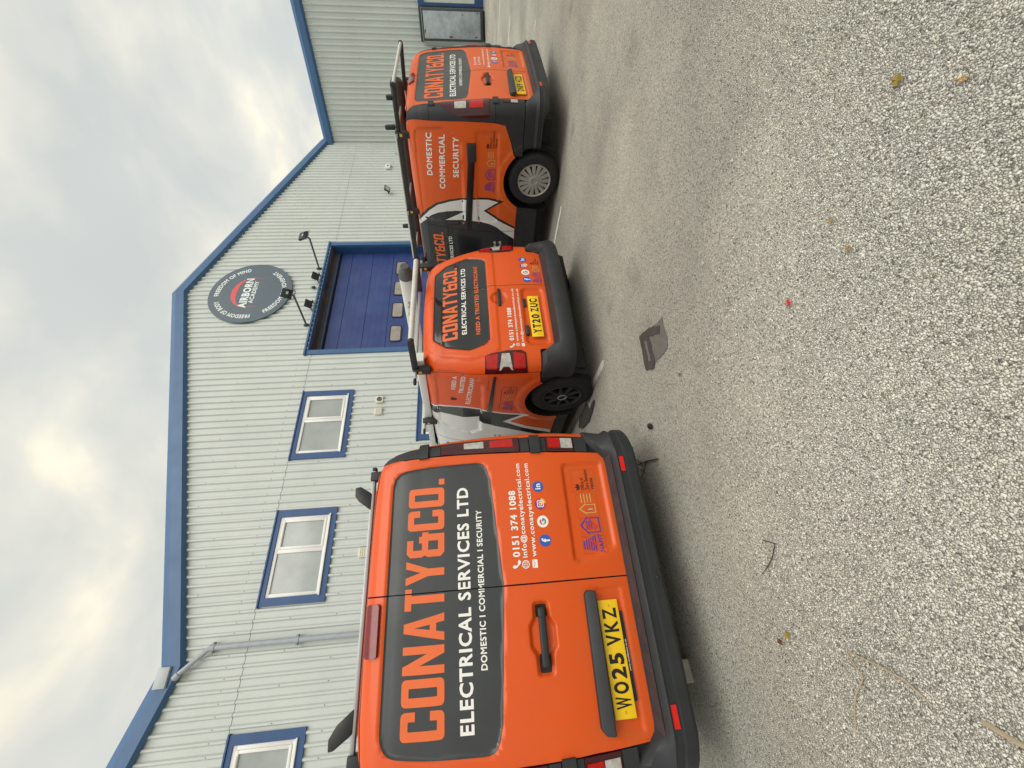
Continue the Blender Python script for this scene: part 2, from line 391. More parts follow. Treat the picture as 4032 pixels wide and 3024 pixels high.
class Body:
    def __init__(s, zw, w, zr, r, R_, bow, length, rise):
        s.zw, s.w, s.zr, s.r, s.R, s.bow, s.L, s.rise = zw, w, zr, r, R_, bow, length, rise
        s.W0 = float(crv(1.0, zw, w)); s.L1 = s.W0-s.R; s.La = s.R*math.pi/2; s.rel = []
    def sr(s, a, z=1.0):                       # rear: lateral position -> chart
        w = float(crv(z, s.zw, s.w)); k = w-s.R; sg = 1 if a >= 0 else -1; a = abs(a)
        if a <= k: return sg*a*s.L1/k
        return sg*(s.L1+s.R*math.asin(min(1, (a-k)/s.R)))
    def ss(s, d, left=True):                   # side: distance from the rear -> chart
        v = s.L1+s.La+d-s.bow-s.R
        return -v if left else v
    def PR(s, P): return [(s.sr(a, z), z) for a, z in P]
    def PS(s, P, left=True): return [(s.ss(d, left), z) for d, z in P]
    def base(s, S, T):
        sa = np.abs(S); sg = np.where(S < 0, -1.0, 1.0); w = crv(T, s.zw, s.w); r = crv(T, s.zr, s.r)
        th = np.clip((sa-s.L1)/s.R, 0, math.pi/2); dd = np.maximum(sa-s.L1-s.La, 0)
        front = np.maximum(dd-(s.L-1.3), 0); w = w-0.10*front**2
        ar = np.minimum(sa, s.L1)/s.L1
        a = ar*(w-s.R)+s.R*np.sin(th)
        d = r*np.clip(1-dd/0.9, 0, 1)+s.bow*ar**2+s.R*(1-np.cos(th))+dd
        z = T+s.rise*sst(0.1, 2.4, d)*np.clip((T-1.0)/0.9, 0, 1.2)
        return np.stack([sg*a, d, z], -1)
    def relief(s, S, T):
        h = np.zeros(S.shape)
        for P, dep, wid in s.rel:
            xs = [p[0] for p in P]; zs = [p[1] for p in P]; mg = wid+0.01
            mk = (S > min(xs)-mg) & (S < max(xs)+mg) & (T > min(zs)-mg) & (T < max(zs)+mg)
            if mk.any(): h[mk] += dep*(1-sst(-wid, wid, sdf(P, S[mk], T[mk])))
        return h
    def nb(s, S, T):
        e = 1e-4; a = s.base(S+e, T)-s.base(S-e, T); b = s.base(S, T+e)-s.base(S, T-e)
        n = np.cross(a, b); return n/np.linalg.norm(n, axis=-1, keepdims=True)
    def map(s, S, T, off=0.0, rel=True):
        h = s.relief(S, T) if rel else 0.0
        return s.base(S, T)+s.nb(S, T)*(np.asarray(h+off)[..., None] if rel or np.ndim(off) else off)
    def normal(s, S, T, rel=True):
        e = 6e-4; a = s.map(S+e, T, 0.0, rel)-s.map(S-e, T, 0.0, rel); b = s.map(S, T+e, 0.0, rel)-s.map(S, T-e, 0.0, rel)
        n = np.cross(a, b); return n/np.linalg.norm(n, axis=-1, keepdims=True)
def steps(a, b, h): n = max(1, int(round((b-a)/h))); return [a+(b-a)*k/n for k in range(n+1)]
def drape(name, v, f, B, off, mt, parent, xs=(), zs=(), skirt=0.0, cuts=(), rel=True):
    V, F, EB = refine(v, f, xs, zs, cuts)
    S, T = V[:, 0], V[:, 1]
    P = B.map(S, T, off, rel) if rel else B.base(S, T)+B.nb(S, T)*off
    Nn = B.normal(S, T, rel)
    pts = P; faces = list(F); n = len(P); ln = []
    for q in F: ln += [Nn[i] for i in q]
    if skirt > 0:
        pts = np.concatenate([P, P, P-Nn*skirt]);
        for a, b in EB:
            q = (n+b, n+a, 2*n+a, 2*n+b); faces.append(q)
            nn = np.cross(P[b]-P[a], Nn[a]); k = np.linalg.norm(nn); nn = nn/k if k > 0 else Nn[a]
            ln += [0.8*nn+0.6*Nn[a], 0.8*nn+0.6*Nn[a], nn, nn]
    me = bpy.data.meshes.new(name); me.from_pydata(pts.tolist(), [], faces)
    me.polygons.foreach_set('use_smooth', [True]*len(me.polygons))
    try: me.normals_split_custom_set([tuple(x) for x in ln])
    except Exception as ex: print('normals', name, ex)
    o = link(name, me, mt, parent)
    if skirt > 0 and rel:
        me.materials.append(BLACK); me.polygons.foreach_set('material_index', [0]*len(F)+[1]*len(EB))
    return o
def words(v, f, gap):
    """split flat lettering into words at gaps wider than gap"""
    v = np.asarray(v, float); n = len(v); iv = sorted((min(v[i][0] for i in q), max(v[i][0] for i in q), k) for k, q in enumerate(f))
    groups = []; hi = -1e9
    for a, b, k in iv:
        if a > hi+gap: groups.append([])
        groups[-1].append(k); hi = max(hi, b)
    out = []
    for g in groups:
        ids = sorted({i for k in g for i in f[k]}); mp = {i: j for j, i in enumerate(ids)}
        out.append((v[ids], [tuple(mp[i] for i in f[k]) for k in g]))
    return out
def letters(v, f, B, off, mt, parent, xs=(), zs=(), cuts=(), gap=None):
    h = np.ptp(np.asarray(v)[:, 1])
    for a, b in words(v, f, gap or h*.20): drape('lettering', a, b, B, off, mt, parent, xs, zs, cuts=cuts)
def sweep(name, B, prof, svals, mt, parent, topfn=None):
    """bumper: profile (out, z) swept along the body's plan outline"""
    V = []; F = []; n = len(prof)
    for sv in svals:
        pr = topfn(sv) if topfn else prof
        S = np.full(n, sv); T = np.array([z for o, z in pr]); O = np.array([o for o, z in pr])
        Tn = np.full(n, 0.6); N_ = B.nb(S, Tn)
        p = B.base(S, np.maximum(T, 0.45)); p[:, 2] = T
        V += (p+N_*O[:, None]).tolist()
    for i in range(len(svals)-1):
        for k in range(n-1):
            F.append((i*n+k, i*n+k+1, (i+1)*n+k+1, (i+1)*n+k))
    F.append(list(range(n))); F.append(list(reversed([(len(svals)-1)*n+k for k in range(n)])))
    bm = bmesh.new(); vv = [bm.verts.new(p) for p in V]
    for q in F: bm.faces.new([vv[i] for i in q])
    bmesh.ops.recalc_face_normals(bm, faces=bm.faces[:])
    return bm_obj(name, bm, mt, parent, angle=R(32))
def wheel(parent, a, d, z, rad, width, side, style, rimr):
    """tyre with rim, spokes and hub as its sub-parts; side -1 left, +1 right"""
    bm = bmesh.new(); w = width
    prof = [(-w*.5, rimr*0.98), (-w*.5, rad*.90), (-w*.44, rad*.965), (-w*.3, rad), (w*.3, rad), (w*.44, rad*.965), (w*.5, rad*.90), (w*.505, rad*.80), (w*.47, rimr*1.02), (w*.40, rimr*0.98)]
    bm_lathe(bm, prof, 48, (0, 0, 0), (side, 0, 0)); bmesh.ops.recalc_face_normals(bm, faces=bm.faces[:])
    t = bm_obj('wheel', bm, RUBBER, parent, angle=R(40)); t.location = (a-side*w*.5, d, z)
    o = w*.5
    sil = SILVER if style == 'silver' else PLASTIC
    bm = bmesh.new()
    r = bm_lathe(bm, [(o*.72, rimr*1.0), (o*.90, rimr*1.0), (o*.94, rimr*.97), (o*.86, rimr*.92), (o*.2, rimr*.90), (o*.2, 0.02)], 48, (0, 0, 0), (side, 0, 0))
    bmesh.ops.recalc_face_normals(bm, faces=bm.faces[:])
    rim = bm_obj('rim', bm, BLACK if style == 'silver' else PLASTIC, t, angle=R(40))
    ns = 15 if style == 'silver' else 9
    ring = bmesh.new(); bm_lathe(ring, [(o*.86, rimr*.90), (o*.97, rimr*.93), (o*1.0, rimr*.99), (o*.80, rimr*1.01)], 48, (0, 0, 0), (side, 0, 0)); bmesh.ops.recalc_face_normals(ring, faces=ring.faces[:])
    bm_obj('wheel_trim_ring', ring, sil, t, angle=R(50))
    for k in range(ns):
        an = 2*math.pi*k/ns+0.1; c, s_ = math.cos(an), math.sin(an)
        poly = [(rimr*.26, -.017), (rimr*.94, -.030 if style == 'silver' else -.014), (rimr*.94, .030 if style == 'silver' else .014), (rimr*.26, .017)]
        bm = bmesh.new(); vs_ = []
        for lv, sc in ((0.70, 1.0), (0.93, .82)):
            ring_ = []
            for pr, pt in poly:
                x = side*o*(lv+0.06*(1-pr/rimr)); pt2 = pt*sc; ring_.append(bm.verts.new((x, c*pr-s_*pt2, s_*pr+c*pt2)))
            vs_.append(ring_)
        for i in range(4): bm.faces.new((vs_[0][i], vs_[0][(i+1) % 4], vs_[1][(i+1) % 4], vs_[1][i]))
        bm.faces.new(vs_[1]); bmesh.ops.recalc_face_normals(bm, faces=bm.faces[:])
        bm_obj('spoke', bm, sil, t, angle=R(30))
    bm = bmesh.new(); bm_lathe(bm, [(o*.6, rimr*.34), (o*.98, rimr*.31), (o*1.03, rimr*.27), (o*1.02, rimr*.17), (o*.92, rimr*.16), (o*.93, 0.001)], 32, (0, 0, 0), (side, 0, 0)); bmesh.ops.recalc_face_normals(bm, faces=bm.faces[:])
    bm_obj('hub_cap', bm, sil, t, angle=R(35))
    if style != 'silver':
        bm = bmesh.new(); bm_lathe(bm, [(o*1.02, rimr*.235), (o*1.06, rimr*.225), (o*1.06, rimr*.18), (o*1.0, rimr*.175)], 32, (0, 0, 0), (side, 0, 0)); bmesh.ops.recalc_face_normals(bm, faces=bm.faces[:])
        bm_obj('hub_ring', bm, SILVER, t, angle=R(35))
    return t
def plate(parent, B, a, z, chars, groups):
    """yellow rear number plate with raised characters (520 x 111 mm)"""
    S = B.sr(a, z); c = B.map(np.array([S]), np.array([z]), 0.0)[0]
    y = c[1]-0.006
    bm = bmesh.new(); bm_box(bm, (a-.26, y-.010, z-.0555), (a+.26, y+.004, z+.0555), 0.004)
    p = bm_obj('number_plate', bm, YELLOW, parent, angle=R(35))
    wd = {'1': .022, 'I': .022}; x = 0; P = []
    for k, ch in enumerate(chars):
        w = wd.get(ch, .050)
        if ch == ' ': x += .022; continue
        v, f = text2(ch, x, x+w, z-.0395, z+.0395, full=True); P.append((v, f)); x += w+.011
    v, f = merge2(P); v[:, 0] += a-(x-.011)/2
    mesh('plate_lettering', [(q[0], y-.0115, q[1]) for q in v], f, INK, p)
    for sx in (-.232, .232):
        bm = bmesh.new(); bm_lathe(bm, [(0, .006), (.003, .006), (.0045, .003), (.0045, .0005)], 12, (a+sx, y-.010, z), (0, -1, 0)); bm_obj('screw_cap', bm, GOLD, p, smooth=True)
    return p
def icons(B, parent, pts, r, off, xs, zs, faded=False):
    """round badges: blue f, multicoloured G, camera on purple to gold, blue in"""
    (fx, fz), (gx, gz), (ix, iz), (lx, lz) = pts
    def dd(n, vf, m_, o): return drape(n, vf[0], vf[1], B, o, m_, parent, xs, zs)
    def C(x, z, rr, n=26): return fill2([(B.sr(p[0], p[1]), p[1]) for p in circ(x, z, rr, n)])
    o = off
    dd('badge', C(fx, fz, r), BLUE_F, o); dd('badge', C(gx, gz, r), WHITE_V, o); dd('badge', C(lx, lz, r), BLUE_F, o)
    k = B.sr(1e-3, fz)/1e-3
    def sc(v): v = np.array(v, float); v[:, 0] = [B.sr(q[0], q[1]) for q in v]; return v
    v, f = text2('f', fx-r*.28, fx+r*.36, fz-r*.82, fz+r*.62, full=True); dd('badge_lettering', (sc(v), f), WHITE_V, o+.0012)
    v, f = text2('in', lx-r*.52, lx+r*.52, lz-r*.46, lz+r*.50, full=True); dd('badge_lettering', (sc(v), f), WHITE_V, o+.0012)
    for a0, a1, m_ in ((45, 150, REDI), (150, 215, GOLD), (215, 320, GREEN), (320, 360, BLUE_F)):
        dd('badge_letter_stroke', fill2(sc(annulus(gx, gz, r*.32, r*.56, a0, a1, 8))), m_, o+.0012)
    dd('badge_letter_stroke', fill2(sc([(gx, gz-r*.11), (gx+r*.34, gz-r*.11), (gx+r*.34, gz+r*.11), (gx, gz+r*.11)])), BLUE_F, o+.0016)
    dd('badge', fill2(sc(circ(ix, iz, r, 14, 60, 200)+circ(ix, iz, r, 2, 200, 202)+[(ix-r*.05, iz+r*.05)])), PURPLE, o)
    dd('badge', fill2(sc([(ix-r*.05, iz+r*.05)]+circ(ix, iz, r, 8, 202, 275)+[(ix+r*math.cos(R(275)), iz+r*math.sin(R(275)))])), PINK, o)
    dd('badge', fill2(sc([(ix-r*.05, iz+r*.05)]+circ(ix, iz, r, 8, 275, 350)+[(ix+r*math.cos(R(350)), iz+r*math.sin(R(350)))])), GOLD, o)
    dd('badge', fill2(sc([(ix-r*.05, iz+r*.05)]+circ(ix, iz, r, 8, -10, 60)+[(ix+r*.5, iz+r*.866)])), PINK, o)
    q = r*.60; dd('badge_letter_stroke', fill2(sc(rrect(ix-q, iz-q, ix+q, iz+q, r*.22)), [sc(rrect(ix-q*.78, iz-q*.78, ix+q*.78, iz+q*.78, r*.16))]), WHITE_V, o+.0012)
    dd('badge_letter_stroke', fill2(sc(circ(ix, iz, r*.34, 18)), [sc(circ(ix, iz, r*.20, 18))]), WHITE_V, o+.0012)
def logos(B, parent, conv, x, z, w, h, off, xs, zs, mirror=1):
    """row of certification marks: striped square with tick, house with tick, tan house, crest with three lines of print"""
    cells = [(0.0, .20), (.22, .40), (.45, .69), (.74, 1.0)]
    def X(u): return x+u*w
    def dd(n, vf, m_, o=0.0):
        v = np.array([conv(X(q[0]), z+q[1]*h) for q in vf[0]]); drape(n, v, vf[1], B, off+o, m_, parent, xs, zs)
    # 1 striped square, red tick, five letters
    for k in range(6):
        y = .38+.10*k; dd('mark_stripe', fill2([(.015+.004*k, y), (.19-.012*k, y), (.19-.012*k, y+.055), (.015+.004*k, y+.055)]), NAVY)
    dd('mark_tick', fill2([(.05, .62), (.09, .42), (.195, 1.0), (.20, 1.0), (.10, .34), (.085, .34), (.04, .60)]), CRIMSON, .001)
    v, f = TXT['NAPIT']; v = v.copy(); lo = v.min(0); hi = v.max(0); v = (v-lo)/(hi-lo); v[:, 0] = v[:, 0]*.20; v[:, 1] = v[:, 1]*.20+.08; dd('mark_lettering', (v, f), NAVY)
    # 2 house outline with tick
    a, b = cells[1]; ho = [(a, .10), (b, .10), (b, .62), (b+.02, .62), ((a+b)/2, .98), (a-.02, .62), (a, .62)]
    hi_ = [(a+.012, .15), (b-.012, .15), (b-.012, .66), ((a+b)/2, .89), (a+.012, .66)]
    dd('mark_outline', fill2(ho, [hi_]), NAVY)
    dd('mark_tick', fill2([(a+.03, .38), (a+.06, .22), (b-.005, .58), (b-.005, .64), (a+.065, .33), (a+.045, .42)]), CRIMSON, .001)
    for k in range(3): dd('mark_stripe', fill2([(a+.04, .46+.1*k), (b-.04, .46+.1*k), (b-.04, .50+.1*k), (a+.04, .50+.1*k)]), NAVY, .001)
    # 3 tan house and print lines
    a, b = cells[2]; c = a+.11
    dd('mark_outline', fill2([(a, .15), (c, .15), (c, .58), (c+.02, .58), ((a+c)/2, .92), (a-.02, .58), (a, .58)], [[(a+.012, .21), (c-.012, .21), (c-.012, .62), ((a+c)/2, .82), (a+.012, .62)]]), TAN)
    dd('mark_stripe', fill2([(a+.04, .30), (a+.055, .30), (a+.055, .50), (a+.04, .50)]), CYAN, .001)
    for k in range(4): dd('mark_stripe', fill2([(c+.02, .30+.14*k), (b, .30+.14*k), (b, .36+.14*k), (c+.02, .36+.14*k)]), TAN)
    # 4 crest and three lines of print
    a, b = cells[3]
    dd('mark_crest', fill2([(a, .80), (a+.02, .74), (a+.06, .74), (a+.08, .80), (a+.075, .92), (a+.055, .86), (a+.04, .98), (a+.025, .86), (a+.005, .92)]), BROWN_T)
    for wd_, zz, ww in (('Office of', .52, .16), ('Zero Emission', .30, .26), ('Vehicles', .08, .15)):
        v, f = TXT[wd_]; v = v.copy(); lo = v.min(0); hi = v.max(0); v = (v-lo)/(hi-lo); v[:, 0] = a+v[:, 0]*ww; v[:, 1] = zz+v[:, 1]*.17; dd('mark_lettering', (v, f), BROWN_T)
def contact(B, parent, lines, off, xs, zs, cuts=()):
    for w, x0, x1, z0, z1 in lines:
        v, f = text2(w, x0, x1, z0, z1); v[:, 0] = [B.sr(q[0], q[1]) for q in v]
        letters(v, f, B, off, WHITE_V, parent, xs, zs, cuts)
def handset(B, parent, x, z, h, off, xs, zs):
    P = [(-.42, .30), (-.22, .50), (-.02, .22), (-.14, .06), (.10, -.20), (.26, -.10), (.50, -.30), (.32, -.50), (.10, -.46), (-.34, -.02)]
    P = [(x+h*px, z+h*(-py)) for px, py in rpoly([(p[0], -p[1]) for p in P], .05, 3)]
    drape('handset_icon', *fill2([(B.sr(*p), p[1]) for p in (P if True else P)]), B, off, WHITE_V, parent, xs, zs)
def ring_icon(B, parent, x, z, r, off, xs, zs):
    S = lambda P: [(B.sr(*p), p[1]) for p in P]
    drape('globe_icon', *fill2(S(circ(x, z, r, 22)), [S(circ(x, z, r*.82, 22))]), B, off, WHITE_V, parent, xs, zs)
    for k in (-.45, 0, .45):
        w_ = math.sqrt(1-k*k)*r*.84
        drape('globe_line', *fill2(S([(x-w_, z+k*r-.03*r), (x+w_, z+k*r-.03*r), (x+w_, z+k*r+.06*r), (x-w_, z+k*r+.06*r)])), B, off+.0006, WHITE_V, parent, xs, zs)
    for k in (-.5, 0, .5):
        h_ = math.sqrt(1-k*k)*r*.84
        drape('globe_line', *fill2(S([(x+k*r-.05*r, z-h_), (x+k*r+.05*r, z-h_), (x+k*r+.05*r, z+h_), (x+k*r-.05*r, z+h_)])), B, off+.0012, WHITE_V, parent, xs, zs)
def envelope(B, parent, x, z, w, h, off, xs, zs):
    S = lambda P: [(B.sr(*p), p[1]) for p in P]
    drape('envelope_icon', *fill2(S([(x-w/2, z-h/2), (x+w/2, z-h/2), (x+w/2, z+h*.30), (x, z-h*.10), (x-w/2, z+h*.30)])), B, off, WHITE_V, parent, xs, zs)
    drape('envelope_icon', *fill2(S([(x-w/2, z+h*.5), (x-w/2, z+h*.42), (x, z+h*.02), (x+w/2, z+h*.42), (x+w/2, z+h*.5)])), B, off, WHITE_V, parent, xs, zs)
def roof_and_cab(B, parent, ztop, crown, mroof, nose, glassmat, ztt):
    # crown: rise of the roof skin across the van
    """roof skin, windscreen, bonnet and front end closing the body"""
    us = np.linspace(-1, 1, 21); V = []; F = []
    smax = B.ss(B.L, False)
    rows = []
    for k in range(16):
        row = []
        for u in us:
            S = np.array([u*B.L1*0.999]); T = np.array([ztop]); rear_ = B.base(S, T)[0]
            edge_d = rear_[1]
            q = k/15; dmax = nose[0][0]
            d = edge_d+(dmax-edge_d)*q
            sd_ = np.array([B.ss(max(d, B.R+.02), False)]); w = B.base(sd_, T)[0]
            w0_ = w[0] if k > 0 else abs(B.base(np.array([B.L1+B.La*.98]), T)[0][0])
            zz = ztop+B.rise*float(sst(0.1, 2.4, d))*min(1.2, (ztop-1)/.9)+crown*(1-u*u)*min(1, (d-edge_d)/.25+.0)
            row.append((u*(w0_ if abs(u) < 1 else w0_), d, zz))
        rows.append(row)
    n = len(us)
    for r_ in rows: V += r_
    for i in range(15):
        for k in range(n-1): F.append((i*n+k, i*n+k+1, (i+1)*n+k+1, (i+1)*n+k))
    mesh('roof', V, F, mroof, parent, smooth=True)
    # front: (d, z, material key)
    names = ['windscreen', 'bonnet', 'grille', 'front_bumper']; mats = [glassmat, mroof, PLASTIC, PLASTIC]
    for i in range(len(nose)-1):
        (d0_, z0_), (d1_, z1_) = nose[i], nose[i+1]
        V = []; F = []
        for j in range(5):
            q = j/4; d = d0_+(d1_-d0_)*q; z = z0_+(z1_-z0_)*q
            zc = min(z, ztt)
            w = abs(B.base(np.array([B.ss(min(d, B.L), False)]), np.array([zc]))[0][0])
            for u in np.linspace(-1, 1, 15): V.append((u*w, d+0.12*(1-u*u)*min(1, i+.3), z+0.03*(1-u*u)*(1 if i < 2 else 0)))
        for j in range(4):
            for k in range(14): F.append((j*15+k, j*15+k+1, (j+1)*15+k+1, (j+1)*15+k))
        mesh(names[min(i, 3)], V, F, mats[min(i, 3)], parent, smooth=True)
    box('underbody', (-.78, .20, .215), (.78, B.L-.35, .42), BLACK, parent)  # plain box, made wide and low to deepen the shade under the van
def bar_clamp(parent, a, d, z, roof):
    box('bar_clamp', (a-.03, d-.035, roof-.03), (a+.03, d+.035, z+.004), PLASTIC, parent, .006)
    box('clamp_label', (a-.0325, d-.018, z-.075), (a-.0305, d+.012, z-.045), GOLD, parent)
def stop(parent, a, d, z, h, leanx, leany=0.0, w=1.0):
    bm = bmesh.new()
    poly = [(-.055, 0), (.055, 0), (.05, h*.7), (.02, h), (-.035, h*.97), (-.05, h*.75)]
    bm_prism(bm, poly, lambda x_, y_, q: Vector((a+x_*w+leanx*y_, d+q+leany*y_, z+y_)), -.022, .022)
    bmesh.ops.bevel(bm, geom=bm.edges[:], offset=.006, segments=2, affect='EDGES', profile=.5)
    return bm_obj('load_stop', bm, mat('black_rack_plastic', (.014, .015, .017), .45, var=.3, vscale=20), parent, angle=R(35))

# ---------------------------------------------------------------- the two big panel vans (same body shape)
BIGW = ([.22, .45, .70, 1.0, 1.3, 1.6, 1.75, 1.83, 1.885, 1.92, 1.945], [.865, .885, .908, .915, .906, .880, .852, .825, .785, .72, .63])
BIGR = ([.22, .45, .70, .85, 1.0, 1.3, 1.6, 1.75, 1.83, 1.885, 1.92, 1.945], [.022, .016, .005, .0, .004, .022, .046, .062, .082, .115, .165, .25])
def t_of(B, d, z): return z-B.rise*float(sst(0.1, 2.4, d))*min(1.2, max(0, (z-1.0)/0.9))
def arc_pts(cx, cz, r, a0, a1, n): return [(cx+r*math.cos(R(a0+(a1-a0)*k/n)), cz+r*math.sin(R(a0+(a1-a0)*k/n))) for k in range(n+1)]
def big_van(name, label, loc, rz, OR, kind):
    van = thing(name, label, 'van', loc, rz, 'signwritten vans of one firm parked side by side')
    B = Body(*BIGW, *BIGR, 0.11, 0.012, 4.95, 0.05)
    old = kind == 3
    PS = lambda P, left=True: [(B.ss(d, left), t_of(B, d, z)) for d, z in P]
    win = rpoly([(-.695, 1.795), (-.715, 1.22), (-.60, 1.188), (0, 1.142), (.60, 1.188), (.715, 1.22), (.695, 1.795)], [.11, .10, 0, 0, 0, .10, .11], 6)
    winS = [(B.sr(a, z), z) for a, z in win]
    hand = rpoly([(-.42, .912), (-.335, .910), (-.295, .884), (-.205, .884), (-.165, .910), (-.095, .912), (-.095, .988), (-.165, .990), (-.205, 1.016), (-.295, 1.016), (-.335, .990), (-.42, .988)], .018, 3)
    B.rel = [(winS, -.012, .012), (B.PR(hand), -.020, .014),
             (B.PR(rpoly([(.085, .725), (.665, .725), (.665, .47), (.16, .47), (.115, .60)], .035, 4)), -.016, .014),
             (B.PR(rpoly([(-.70, .645), (-.05, .645), (-.05, .49), (-.70, .49)], .03, 4)), -.006, .010)]
    up = [(.235, 1.83), (.63, 1.865), (1.44, 1.89), (1.50, 1.32), (.63, 1.29), (.42, 1.30), (.28, 1.40), (.22, 1.51)]
    for left in (True, False):
        B.rel += [(PS(rpoly(up, .05, 4), left), -.013, .012),
                  (PS(rpoly([(.28, 1.125), (1.46, 1.125), (1.46, .86), (.50, .85), (.28, .85)], .05, 4), left), -.009, .014),
                  (PS(arc_pts(.885, .36, .50, 0, 360, 24)[:-1], left), .010, .022)]
    xsr = steps(-.92, .92, .018)+steps(-.44, -.085, .009); zsr = steps(.42, 1.944, .018)+steps(.88, 1.02, .009); xd = steps(-1.2, 1.2, .06); zd = steps(.4, 1.95, .06)
    arch_r = (.885, .36, .425); arch_f = (3.985, .36, .425)
    # dark inner shell behind every panel gap
    sm = B.ss(4.85, False)
    for left in (True, False):
        P = [(0, .40), (B.sr(.9), .40), (B.ss(.45, False), .32)] + [(B.ss(d, False), z) for d, z in arc_pts(*arch_r, 178, 2, 10)] + [(B.ss(d, False), z) for d, z in arc_pts(*arch_f, 178, 2, 10)] + \
            [(B.ss(4.80, False), .36), (B.ss(4.84, False), .90), (B.ss(4.26, False), 1.12), (B.ss(3.55, False), 1.90), (0, 1.94)]
        if left: P = [(-a, z) for a, z in reversed(P)]
        v, f = fill2(P); drape('inner_shell', v, f, B, -.016, BLACK, van, steps(-sm, -1.0, .25)+steps(-1.0, 1.0, .035)+steps(1.0, sm, .25), steps(.3, 1.7, .1)+steps(1.7, 1.94, .03))
    # rear doors
    g = .0035; eL = [(-.772, 1.50), (-.748, 1.885)]
    edge = [(.728, .452), (.745, .75), (.762, 1.10), (.772, 1.50), (.765, 1.72), (.745, 1.885)]
    top = [(.55, 1.908), (.25, 1.917), (0, 1.92)]
    door_r = [(g, .432), (.40, .436), (.70, .441)] + edge + top[:-1] + [(g, 1.92)]
    door_l = [(-a, z) for a, z in reversed(door_r)]
    Pr = [(B.sr(a, z), z) for a, z in door_r]; Pl = [(B.sr(a, z), z) for a, z in door_l]
    dl = drape('rear_door', *fill2(Pl), B, 0, OR, van, xsr, zsr, skirt=.014)
    dr = drape('rear_door', *fill2(Pr), B, 0, OR, van, xsr, zsr, skirt=.014)
    cutr = [((0, .3), (0, 2.0), .0032)]
    wl = [(x_, z_) for x_, z_ in winS]
    v, f = fill2(wl); drape('door_window', v, f, B, .0022, GREY_V, van, xsr, zsr, cuts=cutr)
    # header strip above the doors and brake light
    hd = [(B.sr(a, z), z) for a, z in [(.745, 1.892), (.55, 1.915), (.25, 1.924), (0, 1.927), (-.25, 1.924), (-.55, 1.915), (-.745, 1.892)]] + [(-B.L1*.93, 1.944), (B.L1*.93, 1.944)]
    drape('roof_header', *fill2(hd[:7]+hd[7:]), B, 0, OR, van, xsr, steps(1.86, 1.944, .01), skirt=.012)
    bl = rrect(-.285, 1.822, -.035, 1.888, .014) if not old else rrect(-.175, 1.826, .055, 1.888, .014)
    blo = drape('brake_light', *fill2([(B.sr(a, z), z) for a, z in bl]), B, .020, mat('dark_pink_lens', (.20, .006, .012), .18, coat=.3, var=.3, vscale=30), van, xsr, zsr, skirt=.024, rel=False)
    # wording on the glazing panel
    ora = ORANGE_V
    c = lambda vf: (np.array([(B.sr(q[0], q[1]), q[1]) for q in vf[0]]), vf[1])
    drape('lettering', *c(block2('CONATY&CO.', -.636, .632, 1.474, 1.692)), B, .0040, ora, van, xd, zd, cuts=cutr)
    letters(*c(text2('ELECTRICAL SERVICES LTD', -.630, .563, 1.331, 1.398)), B, .0040, WHITE_V, van, xd, zd, cutr)
    letters(*c(text2('DOMESTIC I COMMERCIAL I SECURITY', -.376, .420, 1.253, 1.285)), B, .0040, WHITE_V, van, xd, zd, cutr)
    o = .0016
    if not old:
        contact(B, van, [('0151 374 1088', .142, .518, 1.040, 1.080), ('info@conatyelectrical.com', .135, .687, .998, 1.027), ('www.conatyelectrical.com', .136, .685, .945, .974)], o, xd, zd)
        handset(B, van, .103, 1.062, .050, o, xd, zd); ring_icon(B, van, .100, 1.010, .022, o, xd, zd); envelope(B, van, .100, .958, .044, .030, o, xd, zd)
        icons(B, van, [(.218, .886), (.324, .888), (.428, .891), (.532, .895)], .034, o, xd, zd)
        logos(B, van, lambda a, z: (B.sr(a, z), z), .135, .525, .49, .14, o, xd, zd)
        for x0, x1, z0, z1 in ((.128, .225, .520, .662), (.233, .325, .525, .655), (.33, .47, .53, .665), (.485, .63, .52, .675)):      # clear film round each mark
            fr = fill2(B.PR([(x0, z0), (x1, z0), (x1, z1), (x0, z1)]), [B.PR([(x0+.002, z0+.002), (x0+.002, z1-.002), (x1-.002, z1-.002), (x1-.002, z0+.002)])])
            drape('mark_film_edge', *fr, B, o-.0006, mat('film_edge', (.45, .07, .008), .4), van, xd, zd)
    else:
        contact(B, van, [('0151 374 1088', .20, .40, 1.070, 1.095), ('0151 374 1088', .20, .40, 1.018, 1.043), ('www.conatyandcoelectrical.co.uk', .15, .68, .965, .988), ('info@conatyandcoelectrical.co.uk', .12, .68, .905, .928)], o, xd, zd)
        handset(B, van, .17, 1.082, .04, o, xd, zd); handset(B, van, .17, 1.03, .04, o, xd, zd); envelope(B, van, .09, .916, .040, .028, o, xd, zd)
        icons(B, van, [(.235, .835), (.345, .835), (.455, .835), (.555, .835)], .040, o, xd, zd)
        logos(B, van, lambda a, z: (B.sr(a, z), z), .16, .54, .48, .13, o, xd, zd)
    # door furniture
    c0 = B.map(np.array([B.sr(-.25, .95)]), np.array([.95]), 0.)[0]
    box('door_handle', (-.388, c0[1]-.040, .930), (-.116, c0[1]-.008, .970), PLASTIC, van, .011, 3)
    box('handle_lock', (-.163, c0[1]-.0405, .929), (-.160, c0[1]-.006, .971), BLACK, van)
    c1 = B.map(np.array([B.sr(-.37, .70)]), np.array([.70]), 0.)[0]
    bm = bmesh.new(); poly = rpoly([(-.685, .648), (-.06, .645), (-.055, .69), (-.075, .706), (-.655, .714), (-.68, .695)], .014, 4)
    bm_prism(bm, poly, lambda x_, z_, q: Vector((x_, q+(.020*(z_-.64)/.07), z_)), c1[1]-.050, c1[1]+.02); bmesh.ops.bevel(bm, geom=[e_ for e_ in bm.edges if abs(e_.verts[0].co.y-e_.verts[1].co.y) < .02], offset=.008, segments=3, affect='EDGES', profile=.5)
